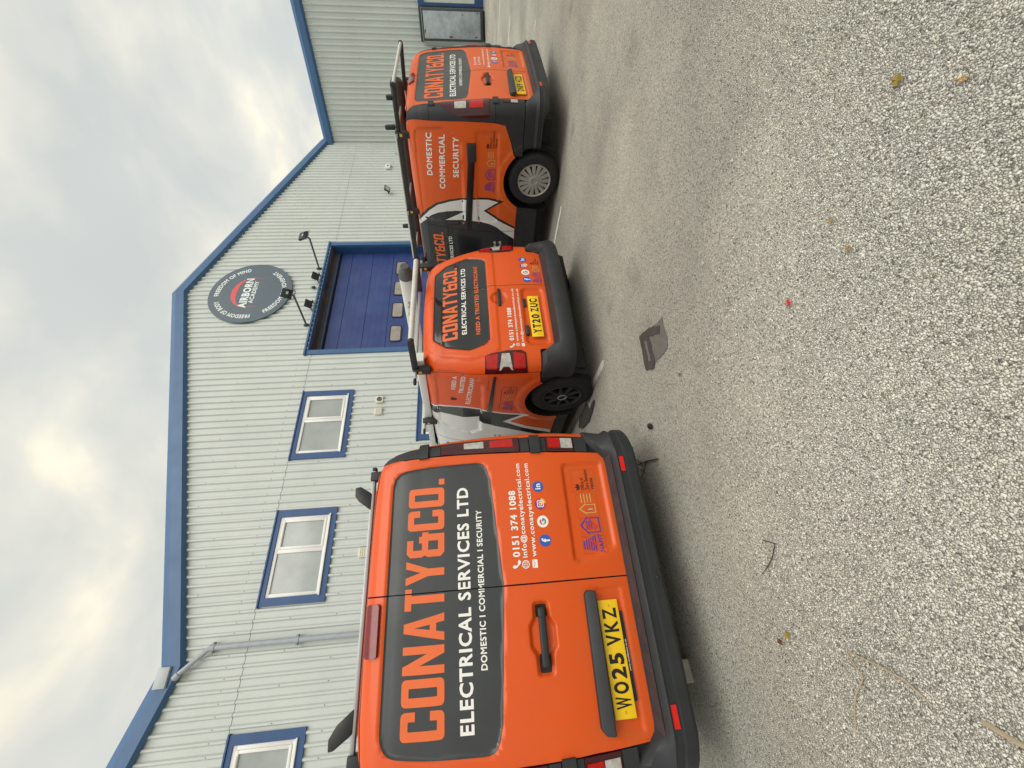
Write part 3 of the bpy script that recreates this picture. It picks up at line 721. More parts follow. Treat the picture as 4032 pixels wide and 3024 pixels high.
    bm_obj('plate_light_bar', bm, PLASTIC, van, angle=R(40))
    pl = plate(van, B, -.371, .5797, 'DN19 HZD' if old else 'WO25 VKZ', 0)
    if not old:
        yb = B.map(np.array([B.sr(-.37, .53)]), np.array([.53]), 0.)[0][1]
        box('plate_holder', (-.565, yb-.012, .506), (-.17, yb+.004, .530), BLACK, van)
        v, f = text2('www.retailplates.co.uk', -.44, -.30, .5115, .519); mesh('lettering', [(q[0], yb-.0128, q[1]) for q in v], f, WHITE_V, van)
    # lamp columns in the rear corners
    for sg in (-1, 1):
        fl = lambda P: [(sg*a, z) for a, z in (P if sg > 0 else reversed(P))]
        SR = lambda a, z: abs(B.sr(a, z))
        e1 = lambda z: SR(float(np.interp(z, [.45, .75, 1.10, 1.50, 1.72, 1.885], [.736, .753, .770, .780, .773, .755])), z)
        xc = steps(-1.35, -.7, .02)+steps(.7, 1.35, .02); zc = steps(.45, 1.94, .03)
        if old:
            fd = lambda z: B.ss(float(np.interp(z, [.70, .88, 1.27, 1.66, 1.91], [.205, .182, .155, .135, .10])), False)
        else:
            fd = lambda z: SR(float(np.interp(z, [.5, 1.0, 1.66, 1.90], [.845, .862, .842, .79])), z)
        def strip(z0, z1, n=8, e=None, ff=None):
            zz = [z0+(z1-z0)*k/n for k in range(n+1)]
            return [((e or e1)(z), z) for z in zz][::-1]+[((ff or fd)(z), z) for z in zz]
        def S_(P): P2 = [(sg*x_, z_) for x_, z_ in P]; return fill2(P2)
        if old:
            drape('corner_trim', *S_(strip(1.642, 1.915)), B, .004, PLASTIC, van, xc, zc, skirt=.02)
            drape('corner_trim', *S_(strip(.895, 1.638)), B, .004, PLASTIC, van, xc, zc, skirt=.02)
            drape('corner_trim', *S_(strip(.56, .890, ff=lambda z: B.ss(float(np.interp(z, [.56, .66, .70, .77, .89], [.56, .55, .40, .212, .186])), False))), B, .004, PLASTIC, van, xc, zc, skirt=.02)
            lens_o = lambda z: B.ss(float(np.interp(z, [.955, .97, 1.2, 1.33, 1.42, 1.48, 1.505], [.13, .132, .122, .10, .055, .015, -.01])), False)
            lens = strip(.960, 1.505, 12, ff=lens_o)
        else:
            drape('corner_trim', *S_(strip(1.500, 1.905)), B, .002, PLASTIC, van, xc, zc, skirt=.016)
            drape('corner_trim', *S_(strip(.925, .985)), B, .002, PLASTIC, van, xc, zc, skirt=.016)
            drape('corner_trim', *S_(strip(.545, .625)), B, .002, PLASTIC, van, xc, zc, skirt=.016)
            drape('corner_trim', *S_(strip(.815, .850)), B, .002, PLASTIC, van, xc, zc, skirt=.016)
            lens = strip(.990, 1.495, 10)
        ol = .010
        lo_ = drape('tail_light', *S_(lens), B, ol, LAMP_D, van, xc, zc, skirt=.02, rel=False)
        wd = (lambda z: SR(.845, z)) if not old else (lambda z: B.ss(.02, False))
        il = lambda z: e1(z)+.030
        fo = (lambda z: fd(z)-.012) if not old else (lambda z: B.ss(.035, False))
        drape('reversing_lens', *S_(strip(1.218, 1.345, 3, il, fo)), B, ol+.004, LAMP_W, lo_, xc, zc, skirt=.006, rel=False)
        drape('brake_lens', *S_(strip(1.030, 1.178, 3, il, fo)), B, ol+.004, LAMP_R, lo_, xc, zc, skirt=.006, rel=False)
        if not old:
            l2 = drape('fog_light', *S_(strip(.630, .812)), B, ol-.004, LAMP_D, van, xc, zc, skirt=.02, rel=False)
        else: l2 = drape('fog_light', *S_(strip(.635, .80, 4, e1, lambda z: e1(z)+.085)), B, ol-.003, PLASTIC, van, xc, zc, skirt=.016, rel=False)
        drape('fog_lens', *S_(strip(.722, .800, 2, lambda z: e1(z)+.022, lambda z: e1(z)+(.078 if old else .088))), B, ol+.001, LAMP_R if not old else LAMP_D, l2, xc, zc, skirt=.006, rel=False)
        drape('fog_lens', *S_(strip(.640, .716, 2, lambda z: e1(z)+.022, lambda z: e1(z)+(.078 if old else .088))), B, ol+.001, LAMP_W, l2, xc, zc, skirt=.006, rel=False)
        for z0, z1 in ((1.575, 1.635), (.855, .920)):
            drape('door_hinge', *S_(strip(z0, z1, 2, lambda z: e1(z)-.012, lambda z: (SR(.862, z) if not old else B.ss(-.005, False)))), B, .020, PLASTIC, van, xc, zc, skirt=.03, rel=False)
    # sides
    for left in (True, False):
        xs_ = [x_ if left else -x_ for x_ in steps(-sm, -1.05, .03)]+ (steps(-1.05, -.8, .02) if left else steps(.8, 1.05, .02)); zs_ = steps(.58, 1.66, .03)+steps(1.68, 1.944, .015)
        def side(nm, P, m_, off=0.0, skirt=.014, cuts=(), n=None):
            Q = PS(P, left); drape(nm, *fill2(Q if not left else Q), B, off, m_, van, xs_ if n is None else n[0], zs_ if n is None else n[1], skirt=skirt, cuts=cuts)
        if old:
            re = [(.105, 1.925), (.14, 1.66), (.16, 1.27), (.19, .90), (.218, .775), (.40, .708), (.55, .665)]
        else:
            k = lambda a, z: abs(B.sr(a, z))-(B.L1+B.La)+B.bow+B.R
            re = [(k(.795, 1.90), 1.925), (k(.848, 1.66), 1.66), (k(.866, 1.0), 1.0), (k(.852, .56), .56), (.30, .52), (.46, .50)]
        a0 = 138 if old else 160
        quarter = re + arc_pts(*arch_r, a0, 33, 16) + [(1.618, .598), (1.602, 1.27), (1.50, 1.965)] + [(.9, 1.965), (.45, 1.95)]
        side('side_panel', quarter, OR)
        slide = [(1.626, .598), (2.63, .598), (2.63, 1.985), (1.507, 1.967), (1.610, 1.27)]
        side('sliding_door', slide, OR)
        fdoor = [(2.638, .598)] + [(3.54, .598), (3.72, .80), (3.76, 1.10), (4.12, 1.12), (3.45, 1.93), (2.638, 1.98)]
        side('front_door', fdoor, OR)
        side('side_window', [(2.74, 1.20), (3.95, 1.20), (3.42, 1.83), (2.74, 1.86)], GLASS, .002, 0, n=(steps(-5, 5, .2), zd))
        wing = arc_pts(*arch_f, 147, 10, 14) + [(4.80, .45), (4.86, .92), (4.28, 1.10), (3.77, 1.09), (3.73, .80), (3.55, .60)]
        side('front_wing', wing, OR)
        sill = [(1.30, .30), (3.55, .30), (3.55, .590), (1.25, .590)]
        side('sill', sill, PLASTIC, -.004)
        if old or not left:
            lowp = [(.10, .33), (.47, .32)] + arc_pts(*arch_r, 175, 140, 5) + [(.40, .70), (.20, .70), (.10, .66)]
        sg = -1 if left else 1
        bm = bmesh.new()
        for d_, z_ in ((.42, 1.175), (1.60, 1.262)): pass
        P0 = B.map(np.array([B.ss(.42, left)]), np.array([1.17]), 0.)[0]; P1 = B.map(np.array([B.ss(1.58, left)]), np.array([1.255]), 0.)[0]
        bm_box(bm, (-.012, 0, -.043), (.010, 1.0, .043), .004)
        for v_ in bm.verts:
            t = v_.co.y; bx_ = P0[0]+(P1[0]-P0[0])*t; v_.co = Vector((bx_+sg*(v_.co.x+.006), P0[1]+(P1[1]-P0[1])*t, P0[2]+(P1[2]-P0[2])*t+v_.co.z))
        bm_obj('door_rail', bm, mat('black_rail', (.010, .010, .011), .3), van, angle=R(35))
        bm = bmesh.new(); bm_box(bm, (P0[0]-.016, P0[1]-.02, P0[2]-.048), (P0[0]+.016, P0[1]+.20, P0[2]+.062), .012, 3); bm_obj('rail_cap', bm, PLASTIC, van, angle=R(35))
        for dd_ in (.885, 3.985): wheel(van, sg*.895, dd_, .335+G0-loc[2], .335, .205, sg, 'silver', .215)
        for ar in (arch_r, arch_f):                                   # wheel house liner
            V = []; F = []
            for k_, (d_, z_) in enumerate(arc_pts(ar[0], ar[1], ar[2]+.005, 205, -25, 18)):
                V += [(sg*.885, d_, z_), (sg*.52, d_, z_)]
                if k_: F.append((2*k_-2, 2*k_-1, 2*k_+1, 2*k_))
            mesh('wheel_liner', V, F, BLACK, van)
        box('wheel_well_wall', (sg*.52-.005, .45, .30), (sg*.52+.005, 1.32, .80), BLACK, van)
        if not old:                                                   # unseen white wrap, added to bounce white light onto the small van
            side('white_wrap', [(1.05, 1.955), (.98, 1.70), (.96, 1.40), (1.00, 1.10), (1.12, .85), (1.34, .604), (3.53, .604), (3.71, .80), (3.75, 1.10), (4.10, 1.11), (3.45, 1.90), (2.6, 1.965)], WHITE_P, .0012, 0, (), (xs_, zs_))
        if old:                                                       # the black front half of the wrap, edged by a white forked arc
            outer = [(1.50, 1.962), (1.40, 1.905), (1.29, 1.80), (1.20, 1.68), (1.14, 1.50), (1.105, 1.30), (1.098, 1.18), (1.105, .97), (1.15, .765), (1.29, 1.00), (1.43, .80), (1.555, .604)]
            blk = outer + [(4.80, .604), (4.86, .92), (4.28, 1.10), (3.45, 1.92), (2.6, 1.97)]
            cu = [((B.ss(1.503, left), t_of(B, 1.5, 1.965)), (B.ss(1.606, left), 1.27), .0035), ((B.ss(1.606, left), 1.27), (B.ss(1.622, left), .59), .0035), ((B.ss(2.634, left), .58), (B.ss(2.634, left), 1.95), .0035)]
            xg = xs_; zg = zs_
            wh = [(4.0, .598)]
            arch_cut = lambda P: P
            blkp = [(d_, z_) for d_, z_ in outer] + [(3.53, .604)] + arc_pts(arch_f[0], arch_f[1], .432, 146, 20, 12) + [(4.78, .604), (4.84, .91), (4.28, 1.085), (4.10, 1.11), (3.45, 1.90), (2.6, 1.965)]
            side('black_wrap', blkp, BLACK_V, .0012, 0, cu, (xg, zg))
            ow = [(1.535, 1.955), (1.43, 1.885), (1.32, 1.785), (1.228, 1.665), (1.167, 1.49), (1.130, 1.30), (1.124, 1.18), (1.130, .98), (1.166, .845), (1.292, 1.045), (1.45, .83), (1.585, .606)]
            iw = [(1.755, .606), (1.63, .77), (1.545, .865), (1.49, .97), (1.455, 1.10), (1.445, 1.20), (1.438, 1.34), (1.45, 1.58), (1.305, 1.30), (1.300, 1.42), (1.315, 1.55), (1.345, 1.67), (1.39, 1.765), (1.44, 1.82), (1.52, 1.90), (1.60, 1.955)]
            side('white_arc', ow+iw, WHITE_P, .0024, 0, cu, (xg, zg))
            if left:
                tx = lambda vf: (np.array([(B.ss(q[0], True), t_of(B, q[0], q[1])) for q in vf[0]]), vf[1])
                def on(vf, m_, off, e=0.0):
                    v, f = vf; v = np.array(v, float); v[:, 0] = -v[:, 0]; v = np.array([(B.ss(q[0], True), t_of(B, q[0], q[1]+e*(q[0]-.5))) for q in v]); letters(v, f, B, off, m_, van, xg, zg, cu)
                on(text2('DOMESTIC', -.812, -.280, 1.655, 1.722), WHITE_V, .0028, .09)
                on(text2('COMMERCIAL', -.990, -.300, 1.500, 1.568), WHITE_V, .0028, .08)
                on(text2('SECURITY', -.830, -.330, 1.335, 1.402), WHITE_V, .0028, .06)
                on(block2('CONATY&CO.', -2.60, -1.645, 1.63, 1.775), ORANGE_V, .0034)
                on(text2('ELECTRICAL SERVICES LTD', -2.58, -1.705, 1.510, 1.558), WHITE_V, .0034)
                on(text2('www.conatyandcoelectrical.co.uk', -2.60, -1.78, .875, .915), WHITE_V, .0034)
                on(text2('info@conatyandcoelectrical.co.uk', -2.60, -1.78, .795, .835), WHITE_V, .0034)
                logos(B, van, lambda q, z: (B.ss(-q, True), z+.05*(-q-.5)), -1.02, .86, .74, .15, .0026, xg, zg)
    # rear bumper with step
    hi_ = .60 if not old else .56
    def prof(sv):
        c_ = float(sst(.70, .84, abs(sv))); e_ = float(sst(.70, .98, abs(sv))); u_ = .06*float(sst(.9, 1.05, abs(sv)))
        o_ = .105*(1-e_)+.015
        return [(-.04, .44+(.11)*c_), (.004, .44+.11*c_), (.016, .432+.112*c_), (o_*.45+.005, .425+.085*c_), (o_-.020, .418+.012*c_), (o_, .404), (o_+.002, .398), (o_-.010, .392), (o_-.012, .352), (o_+.004, .345), (o_, .295+u_), (o_-.022, .272+u_), (-.10, .268+u_)]
    Lb = B.ss(.46, False)
    sweep('rear_bumper', B, None if False else prof(0), steps(-Lb, Lb, .035), PLASTIC, van, prof)
    tr = steps(-.72, .72, .06)
    V = []; F = []
    for i, sv in enumerate(tr):
        S = np.array([sv, sv]); N_ = B.nb(S, np.array([.6, .6])); p = B.base(S, np.array([.45, .45])); p[:, 2] = [.4362, .4252]; q = p+N_*np.array([.018, .082])[:, None]; V += q.tolist()
        if i: F.append((2*i-2, 2*i-1, 2*i+1, 2*i))
    mesh('bumper_tread', V, F, PLASTIC_D, van, smooth=True)
    for sg in (-1, 1):
        V = []; F = []
        for i, sv in enumerate(steps(.592, .688, .02)):
            S = np.array([sg*sv]*2); N_ = B.nb(S, np.array([.6, .6])); p = B.base(S, np.array([.45, .45])); p[:, 2] = [.386, .358]; V += (p+N_*np.array([[.1125], [.1135]])).tolist()
            if i: F.append((2*i-2, 2*i, 2*i+1, 2*i-1) if sg > 0 else (2*i-2, 2*i-1, 2*i+1, 2*i))
        mesh('reflector', V, F, REFL, van)
    bm = bmesh.new(); bm_lathe(bm, [(0, .013), (.003, .013), (.003, .008), (.0015, .007), (.0015, .001)], 16, (-.02, -.108, .318), (0, -1, 0)); bm_obj('bumper_plug', bm, PLASTIC, van, smooth=True)
    roof_and_cab(B, van, 1.944, .010, OR if not old else OR, [(3.45, 1.99), (4.26, 1.12), (4.86, .92), (4.98, .60), (4.95, .28)], GLASS, 1.944)
    return van, B

v1 = big_van('panel_van', 'large orange panel van nearest the camera, number plate WO25 VKZ', (0.0488, 2.4451, 0.0), -0.01899, ORANGE, 1)
van1, B1 = v1
v3 = big_van('panel_van', 'orange and black panel van furthest right, number plate DN19 HZD, silver spoked wheel covers', (5.665, 2.405, 0.015), 0.072, ORANGE3, 3)
van3, B3 = v3
RACKP = mat('black_rack_plastic', (.014, .015, .017), .45, var=.3, vscale=20)
# roof bar of the nearest van
box('roof_bar', (-1.0, .285, 1.962), (.775, .325, 1.986), ALU, van1, .004)
box('bar_end_cap', (.775, .283, 1.960), (.800, .327, 1.988), RACKP, van1, .006)
box('roof_bar', (-.80, 1.6, 2.03), (.80, 1.64, 2.055), ALU, van1, .004)
for a in (-.745, .735): bar_clamp(van1, a, .305, 1.988, 1.93)
stop(van1, -.575, .305, 1.975, .125, -.70); stop(van1, .565, .305, 1.975, .115, .70)
for a in (-.80, .80): tube('bar_foot', [(a*.93, 1.62, 1.93), (a*.93, 1.62, 2.04)], .02, RACKP, van1)
# ladder rack of the far van: bars, side rail, rear roller, load stops
for d, zz in ((.40, 2.045), (1.40, 2.085), (2.25, 2.12)):
    box('roof_bar', (-.80, d-.02, zz-.012), (.80, d+.02, zz+.012), ALU, van3, .004)
    for a in (-.74, .74): bar_clamp(van3, a, d, zz+.014, zz-.12)
    stop(van3, -.70, d-.06 if d < 1 else d+.26, zz+.01, .12, -.05, 0, .5)
stop(van3, -.66, .05, 2.02, .085, -.05, 0, .5)
for a in (-.74, .74):
    bm = bmesh.new(); bm_box(bm, (a-.012, 0, -.030), (a+.012, 1, .030), .004)
    for v_ in bm.verts:
        t = v_.co.y; v_.co = Vector((v_.co.x, .42+1.95*t, 2.02+.085*t+v_.co.z))
    bm_obj('rack_side_rail', bm, PLASTIC, van3, angle=R(35))
    tube('rack_rail_tube', [(a, .42, 2.062), (a, 2.4, 2.150)], .012, ALUP, van3, 8)
    bm = bmesh.new(); q_ = a if a < 0 else .44; bm_box(bm, (q_-.014, 0, -.024), (q_+.014, 1, .024), .006)
    for v_ in bm.verts:
        t = v_.co.y; v_.co = Vector((v_.co.x, -.10+.50*t, 1.985+.04*t+v_.co.z))
    bm_obj('roller_arm', bm, RACKP, van3, angle=R(35))
tube('rear_roller', [(-.73, -.10, 1.992), (.43, -.10, 1.992)], .019, ALUP, van3, 14)
for a in (-.745, .445): tube('roller_bolt', [(a-.012, -.10, 1.992), (a+.012, -.10, 1.992)], .027, RACKP, van3, 14)

# things carried on the far van's rack
o = tube('pipe_carrier', [(.02, .12, 2.045), (.02, .16, 2.06), (.02, 2.5, 2.15)], [.055, .085, .085], mat('dark_pipe', (.035, .038, .042), .5, var=.3, vscale=8), None, 18)
o.matrix_world = Matrix.Translation((5.665, 2.405, .015)) @ Matrix.Rotation(.072, 4, 'Z')
tag(o, 'dark grey round pipe carrier lying on the rack of the furthest van', 'pipe carrier')

# ---------------------------------------------------------------- the small van
SMW = ([.22, .45, .70, .95, 1.2, 1.45, 1.58, 1.66, 1.72, 1.755, 1.78], [.82, .845, .865, .865, .842, .792, .756, .722, .676, .612, .525])
SMR = ([.22, .45, .70, .95, 1.2, 1.45, 1.58, 1.66, 1.72, 1.755, 1.78], [.02, .012, .0, .003, .032, .076, .110, .138, .182, .240, .335])
def small_van(loc, rz):
    van = thing('small_van', 'small orange and white van between the big vans, number plate YT20 ZUC', 'van', loc, rz, 'signwritten vans of one firm parked side by side')
    B = Body(*SMW, *SMR, 0.17, 0.035, 4.35, 0.09)
    DS = .055                                # the flank's own distances start a little behind the corner
    PS = lambda P, left=True: [(B.ss(d+DS, left), t_of(B, d, z)) for d, z in P]
    SR = lambda P: [(B.sr(a, z), z) for a, z in P]
    win = rpoly([(-.44, 1.645), (-.555, 1.52), (-.625, 1.30), (-.570, 1.105), (.570, 1.105), (.625, 1.30), (.555, 1.52), (.44, 1.645)], [.07, .05, .06, .09, .09, .06, .05, .07], 5)
    B.rel = [(SR(rpoly([(-.53, 1.70), (-.64, 1.55), (-.715, 1.29), (-.68, 1.02), (.68, 1.02), (.715, 1.29), (.64, 1.55), (.53, 1.70)], .08, 4)), .010, .016), (SR(win), -.014, .012),
             (SR(rrect(-.61, .552, .08, .762, .05)), -.020, .018), (SR(circ(-.035, .993, .075, 18)), -.018, .014)]
    up = [(.055, 1.60), (.10, 1.645), (1.20, 1.70), (1.32, 1.60), (1.38, 1.36), (1.28, 1.24), (.40, 1.19), (.20, 1.215), (.085, 1.35), (.05, 1.50)]
    arch_r = (.565, .36, .415); arch_f = (3.35, .36, .40)
    for left in (True, False):
        B.rel += [(PS(rpoly(up, .05, 4), left), -.014, .012), (PS(arc_pts(.565, .36, .50, 0, 360, 24)[:-1], left), .012, .03)]
    xsr = steps(-1.1, 1.1, .018); zsr = steps(.5, 1.78, .018); xd = steps(-1.2, 1.2, .05); zd = steps(.4, 1.8, .05)
    sm = B.ss(4.2, False)
    for left in (True, False):
        P = [(0, .40), (B.sr(.9), .40)] + [(B.ss(d+DS, False), z) for d, z in arc_pts(*arch_r, 170, 2, 10)] + [(B.ss(d+DS, False), z) for d, z in arc_pts(*arch_f, 178, 2, 10)] + [(B.ss(4.1, False), .36), (B.ss(4.14, False), .85), (B.ss(3.5, False), 1.03), (B.ss(2.7, False), 1.72), (0, 1.775)]
        if left: P = [(-a, z) for a, z in reversed(P)]
        drape('inner_shell', *fill2(P), B, -.018, BLACK, van, steps(-sm, -1.1, .25)+steps(-1.1, 1.1, .035)+steps(1.1, sm, .25), steps(.3, 1.5, .08)+steps(1.5, 1.775, .025))
    th = lambda z: B.L1+B.R*R(66)           # where the rear meets the side
    lampP = [(.665, .80), (.69, .775), (None, .775), (None, 1.165), (.700, 1.165), (.668, 1.13), (.66, .95)]
    def edge(zs): return [(th(z), z) for z in zs]
    seam = B.sr(.130, 1.0); g = .003
    botR = [(seam+g, .515), (B.sr(.635, .515), .515), (B.sr(.66, .535), .535), (B.sr(.665, .64), .64), (B.sr(.68, .655), .655)]
    lamp_in = [(B.sr(.70, .790), .790), (B.sr(.675, .83), .83), (B.sr(.668, .95), .95), (B.sr(.685, 1.10), 1.10), (B.sr(.705, 1.162), 1.162)]
    lamp = [(th(.8)+.002, .785)] + lamp_in + [(th(1.16)+.002, 1.165)]
    rear_r = botR + edge([.655, .78]) + lamp_in + edge([1.17, 1.3, 1.5, 1.65, 1.72, 1.76]) + [(B.L1*.8, 1.768), (seam+g, 1.772)]
    botL = [(-x_, z_) for x_, z_ in botR[1:]]
    rear_l = [(-x_, z_) for x_, z_ in (edge([.655, .78]) + lamp_in + edge([1.17, 1.3, 1.5, 1.65, 1.72, 1.76]) + [(B.L1*.8, 1.768)])]
    rear_l = [(seam-g, .515)] + botL + rear_l + [(seam-g, 1.772)]
    drape('rear_door', *fill2(rear_r), B, 0, ORANGE, van, xsr, zsr, skirt=.014)
    drape('rear_door', *fill2(rear_l), B, 0, ORANGE, van, xsr, zsr, skirt=.014)
    cutr = [((seam, .3), (seam, 2.0), .0028)]
    drape('door_window', *fill2(SR(win)), B, .002, GLASS, van, xsr, zsr, cuts=cutr)
    c = lambda vf: (np.array([(B.sr(q[0], q[1]), q[1]) for q in vf[0]]), vf[1])
    drape('lettering', *c(block2('CONATY&CO.', -.475, .500, 1.408, 1.555)), B, .0038, ORANGE_V, van, xd, zd, cuts=cutr)
    letters(*c(text2('ELECTRICAL SERVICES LTD', -.435, .463, 1.324, 1.368)), B, .0038, WHITE_V, van, xd, zd, cutr)
    letters(*c(text2('NEED A TRUSTED ELECTRICIAN?', -.457, .466, 1.196, 1.234)), B, .0038, ORANGE_V, van, xd, zd, cutr)
    o = .0016
    contact(B, van, [('0151 374 1088', -.565, -.178, .888, .928), ('www.conatyandcoelectrical.co.uk', -.575, .078, .846, .868), ('info@conatyandcoelectrical.co.uk', -.585, .076, .797, .819)], o, xd, zd)
    handset(B, van, -.622, .908, .05, o, xd, zd); ring_icon(B, van, -.612, .855, .018, o, xd, zd); envelope(B, van, -.617, .806, .036, .028, o, xd, zd)
    icons(B, van, [(.208, .690), (.318, .694), (.424, .699), (.524, .705)], .043, o, xd, zd)
    logos(B, van, lambda a, z: (B.sr(a, z), z), .155, .528, .395, .105, o, xd, zd)
    plate(van, B, -.278, .6570, 'YT20 ZUC', 0)
    c0 = B.map(np.array([B.sr(-.04, .99)]), np.array([.99]), 0.)[0]
    bm = bmesh.new(); bm_box(bm, (-.150, c0[1]-.036, .977), (.082, c0[1]-.010, 1.010), .012, 3, Matrix.Rotation(R(-3), 4, 'Y')) if False else bm_box(bm, (-.150, c0[1]-.036, .977), (.082, c0[1]-.010, 1.010), .012, 3)
    bm_obj('door_handle', bm, PLASTIC, van, angle=R(35))
    c2 = B.map(np.array([B.sr(-.3, .74)]), np.array([.74]), 0.)[0]
    for a in (-.453, -.108): box('plate_lamp', (a-.055, c2[1]-.022, .730), (a+.055, c2[1]+.02, .768), PLASTIC, van, .010, 3)
    drape('brake_light', *fill2(SR(rrect(-.105, 1.675, .140, 1.695, .009))), B, .003, mat('dark_lens', (.16, .006, .008), .12, coat=.7), van, xd, steps(1.6, 1.78, .01), skirt=.004, rel=False)
    tube('rain_drip_hook', [(.10, c0[1]+.02, 1.125), (.10, c0[1]-.002, 1.14), (.10, c0[1]-.002, 1.155)], .004, ALU, van, 6)
    for sg in (-1, 1):
        xc = steps(-1.4, -.6, .02)+steps(.6, 1.4, .02)
        f_ = lambda P: fill2([(sg*x_, z_) for x_, z_ in P])
        lm_ = drape('tail_light', *f_(lamp), B, .006, LAMP_D, van, xc, zsr, skirt=.02, rel=False)
        x0 = B.sr(.70, .95); e_ = th(1)-.045
        drape('brake_lens', *f_([(x0+.005, 1.045), (e_, 1.06), (e_, 1.150), (x0+.025, 1.152)]), B, .0095, LAMP_R, lm_, xc, zsr, skirt=.004, rel=False)
        drape('brake_lens', *f_([(x0+.012, .805), (e_, .80), (e_, .905), (x0-.008, .905)]), B, .0095, LAMP_R, lm_, xc, zsr, skirt=.004, rel=False)
        drape('reversing_lens', *f_([(x0+.004, .940), (e_-.004, .918), (e_+.012, .912), (e_+.010, .928), (e_-.022, .950), (e_-.022, 1.000), (e_+.010, 1.024), (e_+.012, 1.040), (e_-.004, 1.034), (x0+.006, 1.010)]), B, .0115, LAMP_W, lm_, xc, zsr, skirt=.006, rel=False)
    for left in (True, False):
        sg = -1 if left else 1
        xs_ = [x_ if left else -x_ for x_ in steps(-sm, -1.0, .03)]; zs_ = steps(.38, 1.5, .03)+steps(1.5, 1.78, .015)
        def side(nm, P, m_, off=0.0, skirt=.014, cuts=(), n=None):
            drape(nm, *fill2(PS(P, left)), B, off, m_, van, xs_ if n is None else n[0], zs_ if n is None else n[1], skirt=skirt, cuts=cuts)
        k = lambda s_: s_-(B.L1+B.La)+B.bow+B.R
        e = k(th(1)+.005)-DS
        quarter = [(e, 1.745), (e, 1.5), (e, 1.2), (e, .665), (.21, .655)] + arc_pts(*arch_r, 140, 4, 16) + [(.985, .385), (1.62, .400), (1.62, 1.80)] + [(.9, 1.79), (.4, 1.765)]
        side('side_panel', quarter, ORANGE)
        fdr = [(1.627, .40), (2.72, .40), (2.90, .60), (2.98, 1.0), (3.35, 1.06), (2.62, 1.72), (1.627, 1.80)]
        side('front_door', fdr, WHITE_P)
        side('side_window', [(1.75, 1.12), (3.10, 1.10), (2.58, 1.63), (1.75, 1.67)], GLASS, .003, 0, n=(steps(-5, 5, .2), zd))
        side('front_wing', arc_pts(*arch_f, 150, 5, 14)+[(4.10, .45), (4.14, .84), (3.52, 1.02), (2.99, .99), (2.92, .62), (2.80, .45)], WHITE_P)
        side('sill', [(1.0, .25), (2.95, .25), (2.95, .39), (.985, .378)], PLASTIC, -.006)
        xg = xs_; zg = zs_
        st = [(.86, 1.775), (.80, 1.68), (.765, 1.55), (.745, 1.42), (.745, 1.33), (.755, 1.23), (.785, 1.10), (.82, .97), (.87, .685), (1.02, .91), (1.17, .70), (1.345, .405)]
        side('white_wrap', st+[(1.615, .405), (1.615, 1.79)], WHITE_P, .0012, 0, (), (xg, zg))
        sb = [(.895, 1.772), (.835, 1.68), (.79, 1.55), (.772, 1.42), (.772, 1.33), (.782, 1.23), (.812, 1.10), (.845, .98), (.878, .79), (1.02, .985), (1.20, .75), (1.42, .407)]
        eb = [(1.55, .407), (1.42, .56), (1.30, .74), (1.20, .92), (1.15, 1.04), (1.10, 1.14), (1.06, 1.245), (.945, 1.245), (1.01, 1.42), (.985, 1.56), (.99, 1.66), (1.06, 1.768)]
        side('black_band', sb+eb, BLACK_V, .0024, 0, (), (xg, zg))
        side('orange_flash', [(.88, .675), (.90, .70), (1.02, .875), (1.14, .69), (1.315, .405), (.99, .405)], ORANGE, .0036, 0, (), (xg, zg)) if False else None
        if left:
            def on(vf, m_, off):
                v, f = vf; v = np.array(v, float); v[:, 0] = -v[:, 0]; v = np.array([(B.ss(q[0]+DS, True), t_of(B, q[0], q[1]+.13*(q[0]-.4))) for q in v]); letters(v, f, B, off, m_, van, xg, zg)
            on(text2('NEED A', -.385, -.125, 1.470, 1.512), WHITE_V, .0026)
            on(text2('TRUSTED', -.455, -.125, 1.388, 1.430), WHITE_V, .0026)
            on(text2('ELECTRICIAN?', -.675, -.150, 1.300, 1.345), WHITE_V, .0026)
            on(text2('www.conatyandcoelectrical.co.uk', -2.1, -1.36, .93, .955), INK, .0036); on(text2('info@conatyandcoelectrical.co.uk', -2.1, -1.36, .875, .90), INK, .0036)
            logos(B, van, lambda q, z: (B.ss(-q+DS, True), z), -.76, .885, .46, .115, .0030, xg, zg)
            # line of the filler flap and of the side moulding
            fo = [(.03, 1.075), (.345, 1.098), (.345, 1.150), (.03, 1.132)]; fi = [(.034, 1.079), (.034, 1.128), (.341, 1.146), (.341, 1.102)]
            drape('filler_flap_gap', *fill2(PS(fo, left), [PS(fi, left)]), B, .0008, mat('panel_gap', (.05, .008, .002), .6), van, xg, zg)
            fo = [(.30, .865), (.74, .88), (.74, 1.03), (.30, 1.01)]; fi = [(.304, .869), (.304, 1.006), (.736, 1.026), (.736, .884)]
            drape('film_edge', *fill2(rpoly(PS(fo, left), .03, 3), [rpoly(PS(fi, left), .03, 3)]), B, .0006, mat('panel_gap', (.05, .008, .002), .6), van, xg, zg)
        P0 = B.map(np.array([B.ss(.12+DS, left)]), np.array([1.082]), 0.)[0]; P1 = B.map(np.array([B.ss(.80+DS, left)]), np.array([1.130]), 0.)[0]
        bm = bmesh.new(); bm_box(bm, (-.010, 0, -.024), (.008, 1.0, .024), .003)
        for v_ in bm.verts:
            t = v_.co.y; v_.co = Vector((P0[0]+(P1[0]-P0[0])*t+sg*(v_.co.x+.003), P0[1]+(P1[1]-P0[1])*t, P0[2]+(P1[2]-P0[2])*t+v_.co.z*(.5 if t < .3 else 1.0)))
        bm_obj('door_rail', bm, mat('black_rail', (.010, .010, .011), .3), van, angle=R(35))
        for dd_ in (.640, 3.41): wheel(van, sg*.845, dd_, .322+G0, .322, .20, sg, 'dark', .205)
